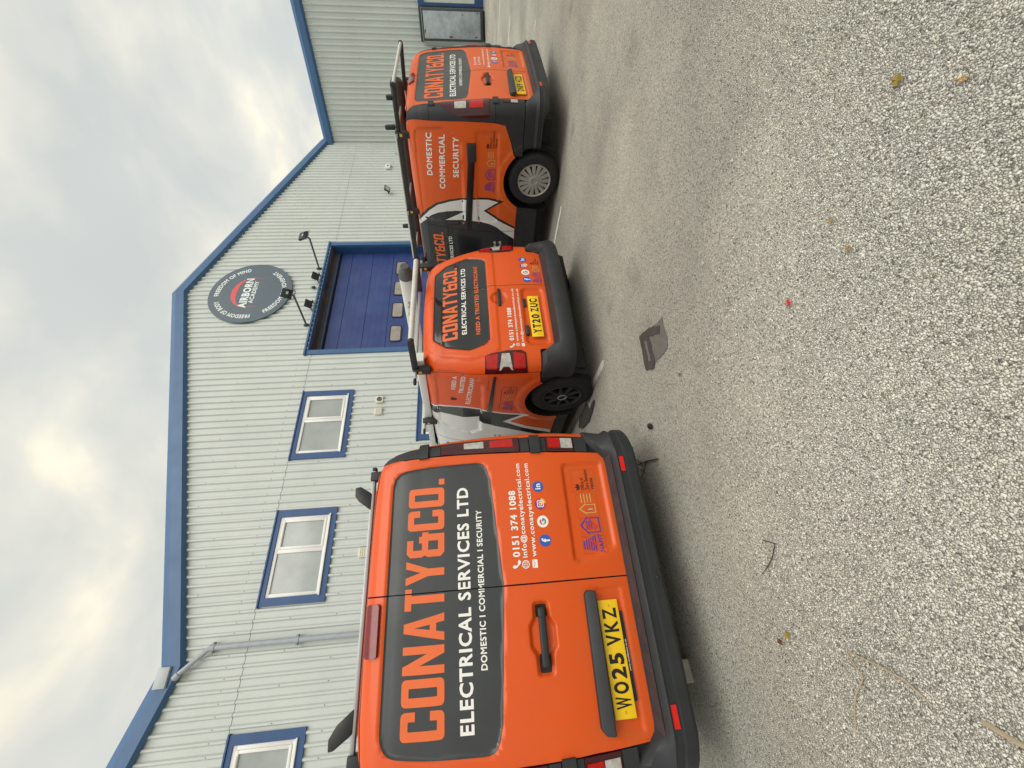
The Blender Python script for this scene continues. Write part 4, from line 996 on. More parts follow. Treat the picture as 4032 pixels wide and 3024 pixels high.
        for ar in (arch_r, arch_f):
            V = []; F = []
            for k_, (d_, z_) in enumerate(arc_pts(ar[0], ar[1], ar[2]+.004, 205, -25, 18)):
                V += [(sg*.835, d_+DS, z_), (sg*.52, d_+DS, z_)]
                if k_: F.append((2*k_-2, 2*k_-1, 2*k_+1, 2*k_))
            mesh('wheel_liner', V, F, BLACK, van)
        box('wheel_well_wall', (sg*.52-.005, .15, .30), (sg*.52+.005, 1.0, .80), BLACK, van)
        mf = B.map(np.array([B.ss(.62, left)]), np.array([.9]), 0.)[0]
    bm = bmesh.new(); bm_box(bm, (-.01, -.015, -.03), (.01, .015, .03), .004); o_ = bm_obj('side_latch', bm, PLASTIC, van, angle=R(35)); q = B.map(np.array([B.ss(.59+DS, True)]), np.array([1.49]), 0.)[0]; o_.location = q
    def prof(sv):
        a = abs(sv); c_ = float(sst(B.sr(.64, .6), B.sr(.70, .6), a)); e_ = float(sst(.60, .98, a)); o_ = .115*(1-e_)+.02
        return [(-.05, .515+.13*c_), (.0, .515+.13*c_), (.012, .510+.130*c_), (o_*.55, .500+.110*c_), (o_-.012, .490+.02*c_), (o_, .470), (o_+.006, .42), (o_, .372), (o_-.02, .345), (o_-.06, .325), (-.10, .32)]
    Lb = B.ss(.20, False)
    sweep('rear_bumper', B, prof(0), steps(-Lb, Lb, .035), PLASTIC, van, prof)
    roof_and_cab(B, van, 1.778, .03, WHITE_P, [(2.62, 1.85), (3.52, 1.04), (4.12, .86), (4.26, .55), (4.22, .26)], GLASS, 1.778)
    # rack
    for d, zz in ((.25, 1.815), (1.30, 1.875)):
        box('roof_bar', (-.80, d-.018, zz-.012), (.80, d+.018, zz+.012), ALU, van, .004)
        for a in (-.83, .83): box('bar_end_cap', (a-.03, d-.020, zz-.014), (a+.03, d+.020, zz+.014), RACKP, van, .010, 3)
        for a in (-.70, .70): bar_clamp(van, a, d, zz+.014, zz-.11)
    for a in (-.70, .32):
        bm = bmesh.new(); bm_box(bm, (a-.014, 0, -.028), (a+.014, 1, .028), .006)
        for v_ in bm.verts:
            t = v_.co.y; v_.co = Vector((v_.co.x, -.19+.43*t, 1.79+.025*t+v_.co.z))
        bm_obj('roller_arm', bm, RACKP, van, angle=R(35))
    tube('rear_roller', [(-.685, -.185, 1.787), (.30, -.185, 1.787)], .024, ALUP, van, 14)
    tube('roller_end', [(-.715, -.185, 1.787), (-.686, -.185, 1.787)], .026, RACKP, van, 14)
    return van, B
van2, B2 = small_van((2.639, 3.02, 0.0), 0.065)
def on_van2(o): o.matrix_world = Matrix.Translation((2.639, 3.02, 0)) @ Matrix.Rotation(.065, 4, 'Z')
pt = thing('pipe_carrier', 'long white pipe carrier with grey end cap on the small van', 'pipe carrier', (2.639, 3.02, 0), .065)
def oval(name, d0_, d1_, sc0, sc1, mt, n=6):
    bm = bmesh.new(); pts = []; rr = []
    for k in range(n+1):
        q = k/n; pts.append((.50, d0_+(d1_-d0_)*q, 1.952+.065*(d0_+(d1_-d0_)*q)/1.3)); rr.append(sc0+(sc1-sc0)*math.sin(q*math.pi/2) if sc0 != sc1 else sc0)
    bm_tube(bm, pts, rr, 20, True); return bm_obj(name, bm, mt, pt, angle=R(40))
oval('carrier_tube', .17, 3.1, .076, .076, mat('off_white_plastic', (.66, .66, .62), .35, var=.12, vscale=4))
oval('end_cap', .05, .20, .045, .080, mat('mid_grey_plastic', (.085, .09, .092), .5, var=.2, vscale=12))
v, f = text2('PipeTube', -.95, -.50, 0, .05); mesh('lettering', [(.50-.0775*math.cos((q[1]-.02)/.0775), -q[0], 1.955+.0775*math.sin((q[1]-.02)/.0775)+.05*(-q[0])) for q in v], f, mat('grey_print', (.22, .22, .22), .5), pt)
tk = thing('white_trunking', 'white plastic trunking lying along the left of the small van roof rack', 'trunking', (2.639, 3.02, 0), .065)
bm = bmesh.new(); bm_box(bm, (-.66, 0, -.035), (-.56, 1, .035), .004)
for v_ in bm.verts:
    t = v_.co.y; v_.co = Vector((v_.co.x, .16+2.0*t, 1.765+.11*t+v_.co.z))
bm_obj('trunking_length', bm, WHITE_P, tk, angle=R(35))

# ---------------------------------------------------------------- ground
def ground_z(x, y): return G0+0.00155*max(0.0, min(x, 24.0)-7.0)**2
def ground_material():
    M = bpy.data.materials.new('chipped_tarmac'); M.use_nodes = True; nt = M.node_tree; N = nt.nodes; L = nt.links; b = N['Principled BSDF']
    tc = N.new('ShaderNodeTexCoord')
    wob = N.new('ShaderNodeTexNoise'); wob.inputs['Scale'].default_value = 60; wob.inputs['Detail'].default_value = 2; L.new(tc.outputs['Object'], wob.inputs['Vector'])
    ws = N.new('ShaderNodeVectorMath'); ws.operation = 'SCALE'; ws.inputs['Scale'].default_value = 0.008; L.new(wob.outputs['Color'], ws.inputs[0])
    wa = N.new('ShaderNodeVectorMath'); wa.operation = 'ADD'; L.new(tc.outputs['Object'], wa.inputs[0]); L.new(ws.outputs[0], wa.inputs[1])
    def vor(scale, feat):
        v = N.new('ShaderNodeTexVoronoi'); v.voronoi_dimensions = '2D'; v.feature = feat; v.inputs['Scale'].default_value = scale; v.inputs['Randomness'].default_value = 1.0; L.new(wa.outputs[0], v.inputs['Vector']); return v
    ve = vor(165, 'DISTANCE_TO_EDGE'); vc = vor(165, 'F1')
    sh = N.new('ShaderNodeSeparateColor'); L.new(vc.outputs['Color'], sh.inputs[0])
    stone = N.new('ShaderNodeValToRGB'); e = stone.color_ramp.elements
    e[0].position = 0.0; e[0].color = (.10, .10, .095, 1); e[1].position = 1.0; e[1].color = (.74, .72, .64, 1)
    for p, c in ((.05, (.20, .20, .185)), (.10, (.40, .395, .365)), (.42, (.51, .50, .455)), (.62, (.60, .59, .53)), (.82, (.67, .655, .59))):
        x_ = e.new(p); x_.color = (*c, 1)
    L.new(sh.outputs[0], stone.inputs[0])
    gap = N.new('ShaderNodeValToRGB'); gap.color_ramp.elements[0].position = 0.04; gap.color_ramp.elements[1].position = 0.20; L.new(ve.outputs['Distance'], gap.inputs[0])
    mixc = N.new('ShaderNodeMix'); mixc.data_type = 'RGBA'; L.new(gap.outputs[0], mixc.inputs['Factor']); mixc.inputs['A'].default_value = (.205, .20, .18, 1); L.new(stone.outputs[0], mixc.inputs['B'])
    # broad wear: pale traffic film, darker damp patches
    nz = N.new('ShaderNodeTexNoise'); nz.inputs['Scale'].default_value = 0.8; nz.inputs['Detail'].default_value = 6; nz.inputs['Roughness'].default_value = .6; L.new(tc.outputs['Object'], nz.inputs['Vector'])
    nr = N.new('ShaderNodeValToRGB'); nr.color_ramp.elements[0].position = .30; nr.color_ramp.elements[0].color = (.86, .85, .82, 1); nr.color_ramp.elements[1].position = .66; nr.color_ramp.elements[1].color = (1.34, 1.32, 1.26, 1)
    L.new(nz.outputs[0], nr.inputs[0])
    ml = N.new('ShaderNodeMix'); ml.data_type = 'RGBA'; ml.blend_type = 'MULTIPLY'; ml.inputs['Factor'].default_value = 1; L.new(mixc.outputs['Result'], ml.inputs['A']); L.new(nr.outputs[0], ml.inputs['B'])
    # occasional oily marks and brown leaf stains
    n3 = N.new('ShaderNodeTexNoise'); n3.inputs['Scale'].default_value = 2.6; n3.inputs['Detail'].default_value = 4; L.new(tc.outputs['Object'], n3.inputs['Vector'])
    r3 = N.new('ShaderNodeValToRGB'); r3.color_ramp.elements[0].position = .63; r3.color_ramp.elements[0].color = (0, 0, 0, 1); r3.color_ramp.elements[1].position = .76; r3.color_ramp.elements[1].color = (.42, .42, .42, 1); L.new(n3.outputs[0], r3.inputs[0])
    m3 = N.new('ShaderNodeMix'); m3.data_type = 'RGBA'; L.new(r3.outputs[0], m3.inputs['Factor']); L.new(ml.outputs['Result'], m3.inputs['A']); m3.inputs['B'].default_value = (.16, .145, .11, 1)
    L.new(m3.outputs['Result'], b.inputs['Base Color'])
    b.inputs['Roughness'].default_value = .82; b.inputs['Specular IOR Level'].default_value = .3
    hs = N.new('ShaderNodeMapRange'); hs.inputs['From Max'].default_value = .35; L.new(ve.outputs['Distance'], hs.inputs['Value'])
    bp = N.new('ShaderNodeBump'); bp.inputs['Strength'].default_value = .75; bp.inputs['Distance'].default_value = .006; L.new(hs.outputs[0], bp.inputs['Height']); L.new(bp.outputs[0], b.inputs['Normal'])
    return M
GROUND = ground_material()
gx = sorted(set([-300, -120, -40] + list(range(-12, 31)) + [36, 60, 120, 300])); gy = [-300, -80, -20, -8, -4, 0, 4, 8, 12, 30, 120, 300]
V = [(x_, y_, ground_z(x_, y_)) for y_ in gy for x_ in gx]; n = len(gx)
F = [(j*n+i, j*n+i+1, (j+1)*n+i+1, (j+1)*n+i) for j in range(len(gy)-1) for i in range(n-1)]
tag(mesh('ground', V, F, GROUND), kind='structure')

PAINT = mat('worn_line_paint', (.86, .85, .79), .7, var=.55, vscale=16, col2=(.58, .57, .52), bump=.5, bscale=150, detail=9)
def marking(P, z=.004, name='parking_line', m_=None):
    P = [(p_[0]*KG, p_[1]*KG) for p_ in P]; v, f = fill2(P); o = mesh(name, [(q[0], q[1], ground_z(q[0], q[1])+z) for q in v], f, m_ or PAINT); return tag(o, kind='structure')
marking([(1.975, 3.25), (1.935, 3.215), (1.90, 3.27), (1.915, 4.10), (1.925, 4.9), (1.945, 9.6), (2.045, 9.6), (2.02, 5.3), (1.985, 4.2), (1.98, 3.9)])
marking([(4.595, 3.49), (4.56, 3.56), (4.565, 4.2), (4.60, 9.6), (4.70, 9.6), (4.66, 4.3), (4.63, 3.55)])
marking([(15.32, 4.62), (15.42, 4.62), (17.3, 9.4), (17.2, 9.4)]); marking([(12.56, 4.20), (12.66, 4.20), (14.6, 9.2), (14.5, 9.2)])
marking([(8.40, 2.86), (8.44, 2.86), (8.52, 2.99), (8.47, 2.99)]); marking([(6.56, 2.42), (6.585, 2.42), (6.60, 2.55), (6.57, 2.55)])
TARM = mat('repair_tarmac', (.150, .143, .128), .85, var=.3, vscale=25, bump=.6, bscale=160, detail=8)
TAR = mat('bitumen_seal', (.060, .059, .058), .62, var=.35, vscale=20, bump=.4, bscale=80)
def jag(P, k=4, a=.012):
    out = []; N_ = len(P)
    for i in range(N_):
        p, q = P[i], P[(i+1) % N_]
        for j in range(k): t = j/k; out.append((p[0]+(q[0]-p[0])*t+random.uniform(-a, a), p[1]+(q[1]-p[1])*t+random.uniform(-a, a)))
    return out
marking(jag([(1.637, 2.388), (1.374, 2.429), (1.337, 2.286), (1.33, 2.077), (1.384, 2.044), (1.539, 2.030), (1.573, 2.172)], 5, .006), .004, 'tarmac_patch', TARM)
v, f = fill2(jag([(1.645, 2.392), (1.60, 2.215), (1.513, 2.075), (1.470, 2.103), (1.545, 2.256), (1.365, 2.262), (1.320, 2.316), (1.370, 2.435)], 5, .005), [jag([(1.578, 2.345), (1.400, 2.362), (1.386, 2.318), (1.545, 2.298)], 4, .004)])
tag(mesh('bitumen_seal', [(q[0]*KG, q[1]*KG, G0+.008) for q in v], f, TAR), kind='structure')
marking(jag([(1.885, 4.40), (1.815, 4.53), (1.71, 4.40), (1.645, 4.065), (1.72, 3.95), (1.875, 4.02)], 5, .012), .009, 'tarmac_patch', mat('mossy_patch', (.085, .080, .055), .9, var=.4, vscale=18, bump=.6))
marking(jag([(1.66, 4.03), (1.69, 3.88), (1.754, 3.722), (1.79, 3.74), (1.76, 3.90), (1.72, 4.0), (1.72, 4.30), (1.80, 4.50), (1.77, 4.52), (1.69, 4.36)], 4, .01), .013, 'bitumen_seal', TAR)

# loose chippings standing proud of the near tarmac
def chippings():
    rs = np.random.default_rng(3); sp = .0064
    xs, ys = np.meshgrid(np.arange(-1.3, 2.5, sp), np.arange(-.15, 2.5, sp)); X = xs.ravel()+rs.uniform(-.5, .5, xs.size)*sp; Y = ys.ravel()+rs.uniform(-.5, .5, xs.size)*sp
    f = np.array(fw)[:2]; cx = X*math.cos(YAW)-Y*math.sin(YAW); cy = X*f[0]+Y*f[1]
    D = np.hypot(X, Y); keep = (cy > .35) & (np.abs(cx) < cy*1.12+.55) & (rs.random(X.size) < np.clip((2.0-D)/.9, 0, 1)*.80+.0)
    ip = (X > 1.24) & (X < 1.57) & (Y > 1.92); keep &= ~ip
    X, Y = X[keep], Y[keep]; n = len(X); k = 5
    r = rs.uniform(.0020, .0041, n)*rs.choice([1, 1, 1, 1, 1.4], n); el = rs.uniform(.62, 1.0, n); an = rs.uniform(0, 6.28, n); h = rs.uniform(.0010, .0028, n)
    V = np.zeros((n, 2*k+1, 3)); print('chippings', n)
    for j in range(k):
        t = 2*math.pi*j/k; jr = rs.uniform(.78, 1.2, n); a = np.cos(t)*r*jr; b = np.sin(t)*r*el*jr
        x_ = X+a*np.cos(an)-b*np.sin(an); y_ = Y+a*np.sin(an)+b*np.cos(an)
        V[:, j] = np.stack([x_, y_, np.full(n, G0-.0015)], -1)
        V[:, k+j] = np.stack([X+(x_-X)*.72, Y+(y_-Y)*.72, G0+h*rs.uniform(.75, 1.1, n)], -1)
    V[:, 2*k] = np.stack([X, Y, G0+h*1.12], -1)
    fl = []
    for j in range(k):
        q = (j+1) % k; fl += [(j, q, k+q), (j, k+q, k+j), (k+j, k+q, 2*k)]
    fl = np.array(fl); F = (fl[None]+(np.arange(n)*(2*k+1))[:, None, None]).reshape(-1, 3)
    me = bpy.data.meshes.new('chippings'); me.vertices.add(n*(2*k+1)); me.vertices.foreach_set('co', V.reshape(-1)); me.loops.add(F.size); me.loops.foreach_set('vertex_index', F.reshape(-1).astype(np.int32))
    me.polygons.add(len(F)); me.polygons.foreach_set('loop_start', np.arange(0, F.size, 3, dtype=np.int32)); me.polygons.foreach_set('loop_total', np.full(len(F), 3, np.int32))
    me.update(calc_edges=True)
    at = me.attributes.new('tone', 'FLOAT', 'POINT'); at.data.foreach_set('value', np.repeat(rs.random(n), 2*k+1).astype(np.float32))
    M = bpy.data.materials.new('chipping_stone'); M.use_nodes = True; N = M.node_tree.nodes; L = M.node_tree.links; b = N['Principled BSDF']; b.inputs['Roughness'].default_value = .75
    a = N.new('ShaderNodeAttribute'); a.attribute_name = 'tone'; r_ = N.new('ShaderNodeValToRGB'); e = r_.color_ramp.elements
    e[0].color = (.11, .11, .105, 1); e[1].color = (.74, .735, .68, 1); e[1].position = 1
    for p, c in ((.06, (.18, .18, .17)), (.11, (.36, .358, .335)), (.45, (.49, .485, .45)), (.75, (.61, .60, .55))):
        x_ = e.new(p); x_.color = (*c, 1)
    L.new(a.outputs['Fac'], r_.inputs[0]); L.new(r_.outputs[0], b.inputs['Base Color'])
    o = link('chippings', me, M); return tag(o, 'pale stone chippings bedded in the near tarmac', 'chippings', kind='stuff')
chippings()

# ---------------------------------------------------------------- the factory
WYAW = 0.042909; W0Y = 10.38787
bld = thing('industrial_building', 'pale grey ribbed metal unit with blue trim and shallow gables', 'building', (0, W0Y, 0), WYAW)
CLX, CLY = -W0Y*math.sin(WYAW), -W0Y*math.cos(WYAW)      # camera in the wall's own axes
def Wp(s, z, out=0.0):                                    # a point seen on the wall plane, moved out from it along the line of sight
    k = (-CLY-out)/(-CLY); return (CLX+(s-CLX)*k, -out, CAM_H+(z-CAM_H)*k)
def clad_material(name, col):
    M = mat(name, col, .42, var=.08, vscale=.8, spec=.4, coat=.0, detail=4)
    nt = M.node_tree; N = nt.nodes; L = nt.links; b = N['Principled BSDF']
    tc = N.new('ShaderNodeTexCoord'); mp = N.new('ShaderNodeMapping'); mp.inputs['Scale'].default_value = (2.2, 2.2, .18); L.new(tc.outputs['Object'], mp.inputs[0])
    n = N.new('ShaderNodeTexNoise'); n.inputs['Scale'].default_value = 3; n.inputs['Detail'].default_value = 8; n.inputs['Roughness'].default_value = .7; L.new(mp.outputs[0], n.inputs['Vector'])
    r = N.new('ShaderNodeValToRGB'); r.color_ramp.elements[0].position = .56; r.color_ramp.elements[0].color = (0, 0, 0, 1); r.color_ramp.elements[1].position = .85; r.color_ramp.elements[1].color = (.16, .16, .16, 1); L.new(n.outputs[0], r.inputs[0])
    mix = N.new('ShaderNodeMix'); mix.data_type = 'RGBA'; L.new(r.outputs[0], mix.inputs['Factor']); L.new(b.inputs['Base Color'].links[0].from_socket, mix.inputs['A']); mix.inputs['B'].default_value = (.40, .40, .33, 1)
    L.new(mix.outputs['Result'], b.inputs['Base Color']); return M
CLAD = clad_material('pale_clad_steel', (.555, .598, .580)); CLAD2 = clad_material('pale_clad_steel_wing', (.56, .605, .585))
BLUE = mat('blue_trim_steel', (.045, .125, .275), .38, var=.14, vscale=1.6, spec=.5)
BLUED = mat('blue_frame_steel', (.020, .075, .215), .42, var=.15, vscale=3)
DOORB = mat('blue_door_steel', (.017, .036, .170), .42, var=.5, vscale=1.5, col2=(.034, .064, .215), detail=9)
PVC = mat('white_pvc', (.74, .74, .73), .3, var=.06, vscale=5)
PANE = mat('frosted_pane', (.36, .40, .395), .10, coat=.6, var=.22, vscale=1.6)
SEAL = mat('window_seal', (.10, .10, .10), .6)
PITCH_ = .20
def rib(s):                                               # trapezoid profile, outward depth
    u = (s/PITCH_) % 1.0
    return .045*(np.clip((u-.54)/.13, 0, 1)-np.clip((u-.85)/.13, 0, 1))
def clad(name, P, holes, parent, mt, fn):
    v, f = fill2(P, holes); s0, s1 = min(p[0] for p in P), max(p[0] for p in P)
    ks = np.arange(math.floor(s0/PITCH_), math.ceil(s1/PITCH_)+1)
    xs = sorted([k*PITCH_+q*PITCH_ for k in ks for q in (.54, .67, .85, .98)])
    Vv, F_, EB = refine(v, f, xs, [])
    return mesh(name, [fn(q[0], q[1], float(rib(q[0]+1e-7))) for q in Vv], F_, mt, parent)
wfn = lambda s, z, o: (s, -o, z)
W_T, W_B = 6.3536, 4.9193
WINS = [(-1.9587-2.10, -1.9587), (.2155, 2.3155), (3.6559, 5.7559)]
holes_hi = []; JZ = 6.40
holes_lo = [[(a+.03, W_B+.03), (b-.03, W_B+.03), (b-.03, W_T-.03), (a+.03, W_T-.03)] for a, b in WINS]
LOW = (4.02, 6.12, 1.60, 3.02)
holes_lo.append([(LOW[0]+.03, LOW[2]+.03), (LOW[1]-.03, LOW[2]+.03), (LOW[1]-.03, LOW[3]-.03), (LOW[0]+.03, LOW[3]-.03)])
DR = (7.10, 12.26, 6.565)
# lower tier has the big door cut out of its top edge
lo_poly = [(-12, -.1), (DR[0]+.04, -.1), (DR[0]+.04, JZ-.006), (-12, JZ-.006)]
lo_poly2 = [(DR[1]-.04, -.1), (19.25, -.1), (19.25, JZ-.006), (DR[1]-.04, JZ-.006)]
hi_poly = [(-12, JZ), (DR[0]+.04, JZ), (DR[0]+.04, DR[2]-.04), (DR[1]-.04, DR[2]-.04), (DR[1]-.04, JZ), (19.25, JZ), (19.25, 8.05), (9.97, 11.05), (-.73, 7.80), (-12, 11.2)]
clad('wall_cladding', lo_poly, holes_lo, bld, CLAD, wfn); clad('wall_cladding', lo_poly2, [], bld, CLAD, wfn)
clad('wall_cladding', hi_poly, [], bld, CLAD, lambda s, z, o: (s, -o-.006, z))
mesh('wall_backing', [(-12, .55, -.1), (19.4, .55, -.1), (19.4, .55, 8.0), (9.97, .55, 11.0), (-.73, .55, 7.8), (-12, .55, 11.2)], [(0, 1, 2, 3, 4, 5)], BLACK, bld)
# fixings: rows of dark screw heads on the ribs
def screws(rows, parent, fn, name='fixing_screws'):
    bm = bmesh.new()
    for z, s0, s1, st in rows:
        k = math.ceil(s0/PITCH_)
        while k*PITCH_ < s1:
            s = k*PITCH_-.24*PITCH_; k += st
            if z < W_T and any(a-.05 < s < b+.05 and W_B-.05 < z for a, b in WINS): continue
            if z < DR[2]+.05 and DR[0]-.1 < s < DR[1]+.1: continue
            c = Vector(fn(s, z+random.uniform(-.01, .01), .045)); r_ = .010
            ring = [bm.verts.new(c+Vector((r_*math.cos(q*math.pi/3), -.004, r_*math.sin(q*math.pi/3)))) for q in range(6)]; bm.faces.new(list(reversed(ring)))
            b2 = [bm.verts.new(p.co+Vector((0, .01, 0))) for p in ring]
            for q in range(6): bm.faces.new((ring[q], b2[q], b2[(q+1) % 6], ring[(q+1) % 6]))
    o = bm_obj(name, bm, mat('screw_head', (.10, .10, .09), .6), parent); o['kind'] = 'stuff'; return o
screws([(6.72, -12, 19.1, 1), (7.7, .5, 18.0, 3), (9.3, 6.0, 14.0, 3), (4.62, -12, 19.1, 2), (3.2, -12, 19.1, 2), (5.6, -12, 19.1, 3), (8.3, 2.0, 17.5, 3)], bld, lambda s, z, o: (s, -o-.006, z))
# verge flashings
def flashing(name, pts, parent, mt, prof, corr=True):
    V = []; F = []; n = len(prof)
    for s, z in pts:
        for out, dz in prof:
            V.append((s, -out, z+dz))
    for i in range(len(pts)-1):
        for k in range(n-1): F.append((i*n+k, (i+1)*n+k, (i+1)*n+k+1, i*n+k+1))
    F.append(tuple(range(n))); F.append(tuple(reversed(range((len(pts)-1)*n, len(pts)*n))))
    return mesh(name, V, F, mt, parent)
def wc(s, z): q = Wp(s, z, .13); return (q[0], q[2])
vprof = [(-.10, .02), (.05, .02), (.155, -.16), (.155, -.41), (.060, -.465), (.040, -.465), (.040, -.40), (-.10, -.40)]
APEX, VAL, RT, LFT = wc(9.97, 11.47), wc(-.74, 8.09), wc(19.6, 8.14), (-11.4, 11.25)
for a, b in ((LFT, VAL), (VAL, APEX), (APEX, RT)): flashing('verge_trim', [a, b], bld, BLUE, vprof)
for a, b in ((LFT, VAL), (VAL, APEX), (APEX, RT)):
    mesh('roof_sheet', [(a[0], -.03, a[1]), (b[0], -.03, b[1]), (b[0], 22, b[1]), (a[0], 22, a[1])], [(0, 1, 2, 3)], CLAD, bld)
# upper windows
def window(s0, s1, z0, z1, bar, nm='window', tbl=False):
    fw_ = .165
    o = None
    bm = bmesh.new()
    for lo, hi in (((s0, 0, z1-.10), (s1, 0, z1)), ((s0, 0, z0), (s1, 0, z0+.15)), ((s0, 0, z0+.15), (s0+fw_, 0, z1-.10)), ((s1-fw_, 0, z0+.15), (s1, 0, z1-.10))):
        bm_box(bm, (lo[0], -.052, lo[2]), (hi[0], .04, hi[2]), 0)
    bm_box(bm, (s0-.02, -.075, z1), (s1+.02, .03, z1+.03), 0)
    fr = bm_obj('window', bm, BLUED, bld)
    a, b, c, d = s0+fw_, s1-fw_, z0+.15, z1-.10
    pf = bmesh.new(); t = .075
    for lo, hi in (((a, d-t), (b, d)), ((a, c), (b, c+t)), ((a, c+t), (a+t, d-t)), ((b-t, c+t), (b, d-t)), ((bar-.045, c+t), (bar+.045, d-t))):
        bm_box(pf, (lo[0], -.030, lo[1]), (hi[0], .05, hi[1]), .006)
    bm_obj('frame', pf, PVC, fr, angle=R(35))
    sf = bmesh.new(); q0, q1 = bar+.045, b-t                      # opening light on the right
    for lo, hi in (((q0, d-t-.055), (q1, d-t)), ((q0, c+t), (q1, c+t+.055)), ((q0, c+t+.055), (q0+.055, d-t-.055)), ((q1-.055, c+t+.055), (q1, d-t-.055))):
        bm_box(sf, (lo[0], -.044, lo[1]), (hi[0], .04, hi[1]), .005)
    bm_obj('sash', sf, PVC, fr, angle=R(35))
    box('sill', (a-.02, -.085, c-.02), (b+.02, .0, c+.012), PVC, fr, .004)
    box('pane', (a+t-.01, .004, c+t-.01), (bar-.035, .014, d-t+.01), PANE, fr); box('pane', (q0+.045, -.006, c+t+.045), (q1-.045, .004, d-t-.045), PANE, fr)
    bm = bmesh.new()
    bm_box(bm, (q0+.08, -.050, d-t-.042), (q1-.08, -.043, d-t-.022)); bm_obj('trickle_vent', bm, mat('cream_vent', (.62, .60, .50), .5), fr)
    return fr
for k, (a, b) in enumerate(WINS): window(a, b, W_B, W_T, a+1.14)
window(LOW[0], LOW[1], LOW[2], LOW[3], LOW[0]+1.14)
box('sticker', (-2.62, -.012, 5.84), (-2.54, -.008, 5.92), WHITE_V, bld, 0, mtx=None)
# sectional door in its recess
s0, s1, zt = DR; dep = .42
rd = bmesh.new()
bm_box(rd, (s0, -.055, -.1), (s0+.16, .06, zt)); bm_box(rd, (s1-.16, -.055, -.1), (s1, .06, zt)); bm_box(rd, (s0+.16, -.05, zt-.06), (s1-.16, .06, zt)); bm_box(rd, (s0-.03, -.10, zt), (s1+.03, .03, zt+.05))
dfr = bm_obj('door_surround', rd, BLUE, bld)
RUST = mat('rusted_soffit', (.030, .045, .090), .6, var=.8, vscale=1.6, col2=(.11, .075, .055), detail=8)
box('door_soffit', (s0+.16, .06, zt-.09), (s1-.16, dep+.1, zt-.02), RUST, bld); box('door_lintel', (s0+.16, dep-.10, 6.285), (s1-.16, dep+.08, zt-.09), RUST, bld); box('door_head_seal', (s0+.16, dep-.13, 6.285), (s1-.16, dep-.10, 6.335), BLUED, bld)
box('door_reveal', (s0+.10, .06, -.1), (s0+.16, dep, zt-.02), BLUED, bld); box('door_reveal', (s1-.16, .06, -.1), (s1-.10, dep, zt-.02), BLUED, bld)
box('door_gap', (s0+.16, dep+.02, 6.20), (s1-.16, dep+.05, 6.285), BLACK, bld)
hgt = [.33]+[.77]*7+[.41]; z = .10
prow = None
for k, h in enumerate(hgt):
    bm = bmesh.new(); bm_box(bm, (s0+.16, dep-.05, z+.004), (s1-.16, dep, z+h-.004), .006, 1)
    for q in range(1, 4): bm_box(bm, (s0+.16, dep-.053, z+h*q/4-.004), (s1-.16, dep-.046, z+h*q/4+.004))
    p = bm_obj('door_panel', bm, DOORB, bld)
    if k == 5:
        for j in range(4):
            c = 8.13+j*1.043; zc = 3.96
            bm = bmesh.new(); bm_prism(bm, rrect(c-.35, zc-.205, c+.35, zc+.205, .09), lambda x_, z_, q: Vector((x_, q, z_)), dep-.075, dep-.04); bm_obj('porthole', bm, mat('black_gasket', (.012, .02, .022), .5), p)
            bm = bmesh.new(); bm_prism(bm, rrect(c-.305, zc-.160, c+.305, zc+.160, .065), lambda x_, z_, q: Vector((x_, q, z_)), dep-.079, dep-.06); bm_obj('porthole_pane', bm, mat('clouded_acrylic', (.37, .33, .30), .25, var=.35, vscale=5), p)
    z += h
# rainwater goods
PIPE = mat('grey_pvc_pipe', (.36, .40, .44), .4, var=.12, vscale=5)
pb = Wp(-.50, 7.15, .13); p0 = Wp(-.62, 7.30, .13); p1 = Wp(-.90, 7.73, .16); p2 = Wp(-.97, 7.79, .16)
pw = Wp(-.47, 5.39, .12)
tube('downpipe', [(pw[0]+.0, -.12, .1), (pw[0], -.12, pb[2])], .055, PIPE, bld, 16)
tube('downpipe', [(pw[0], -.12, pb[2]), (pw[0]-.03, -.125, pb[2]+.07), (p1[0], -.16, p1[2]-.03), (p1[0]-.06, -.16, p1[2]+.02)], .050, PIPE, bld, 16)
for z_, x_ in ((pb[2]-.02, pw[0]), (5.35, pw[0]), (2.6, pw[0])):
    tube('pipe_collar', [(x_, -.12, z_-.045), (x_, -.12, z_+.045)], .066, PIPE, bld, 16)
    box('pipe_bracket', (x_-.10, -.13, z_-.018), (x_+.10, -.04, z_+.018), mat('bracket_grey', (.22, .25, .26), .5), bld, .004)
tube('pipe_collar', [(p1[0]+.02, -.16, p1[2]-.06), (p1[0]-.05, -.16, p1[2]+.005)], .062, PIPE, bld, 16)
h0 = Wp(-.90, 7.98, .20); box('hopper', (h0[0]-.20, -.21, h0[2]-.10), (h0[0]+.16, -.06, h0[2]+.13), mat('hopper_grey', (.40, .44, .47), .4), bld, .006)
# small fittings
VENT = mat('cream_vent', (.62, .60, .50), .5)
def vent(s, z, hole=False):
    q = Wp(s, z, .05); bm = bmesh.new(); bm_box(bm, (q[0]-.11, -.07, q[2]-.11), (q[0]+.11, -.03, q[2]+.11), .006)
    o = bm_obj('wall_vent', bm, VENT, bld, angle=R(35))
    if hole:
        bm = bmesh.new(); bm_lathe(bm, [(0, .075), (.012, .072), (.012, .06), (.002, .055), (.002, .001)], 20, (q[0], -.069, q[2]), (0, -1, 0)); bm_obj('vent_hole', bm, SEAL, o, smooth=False)
    else:
        for k in range(4): box('vent_slat', (q[0]-.09, -.080, q[2]-.085+.045*k), (q[0]+.09, -.066, q[2]-.060+.045*k), VENT, o)
vent(5.40, 4.17, True); vent(5.01, 4.17); vent(1.20, 4.19)
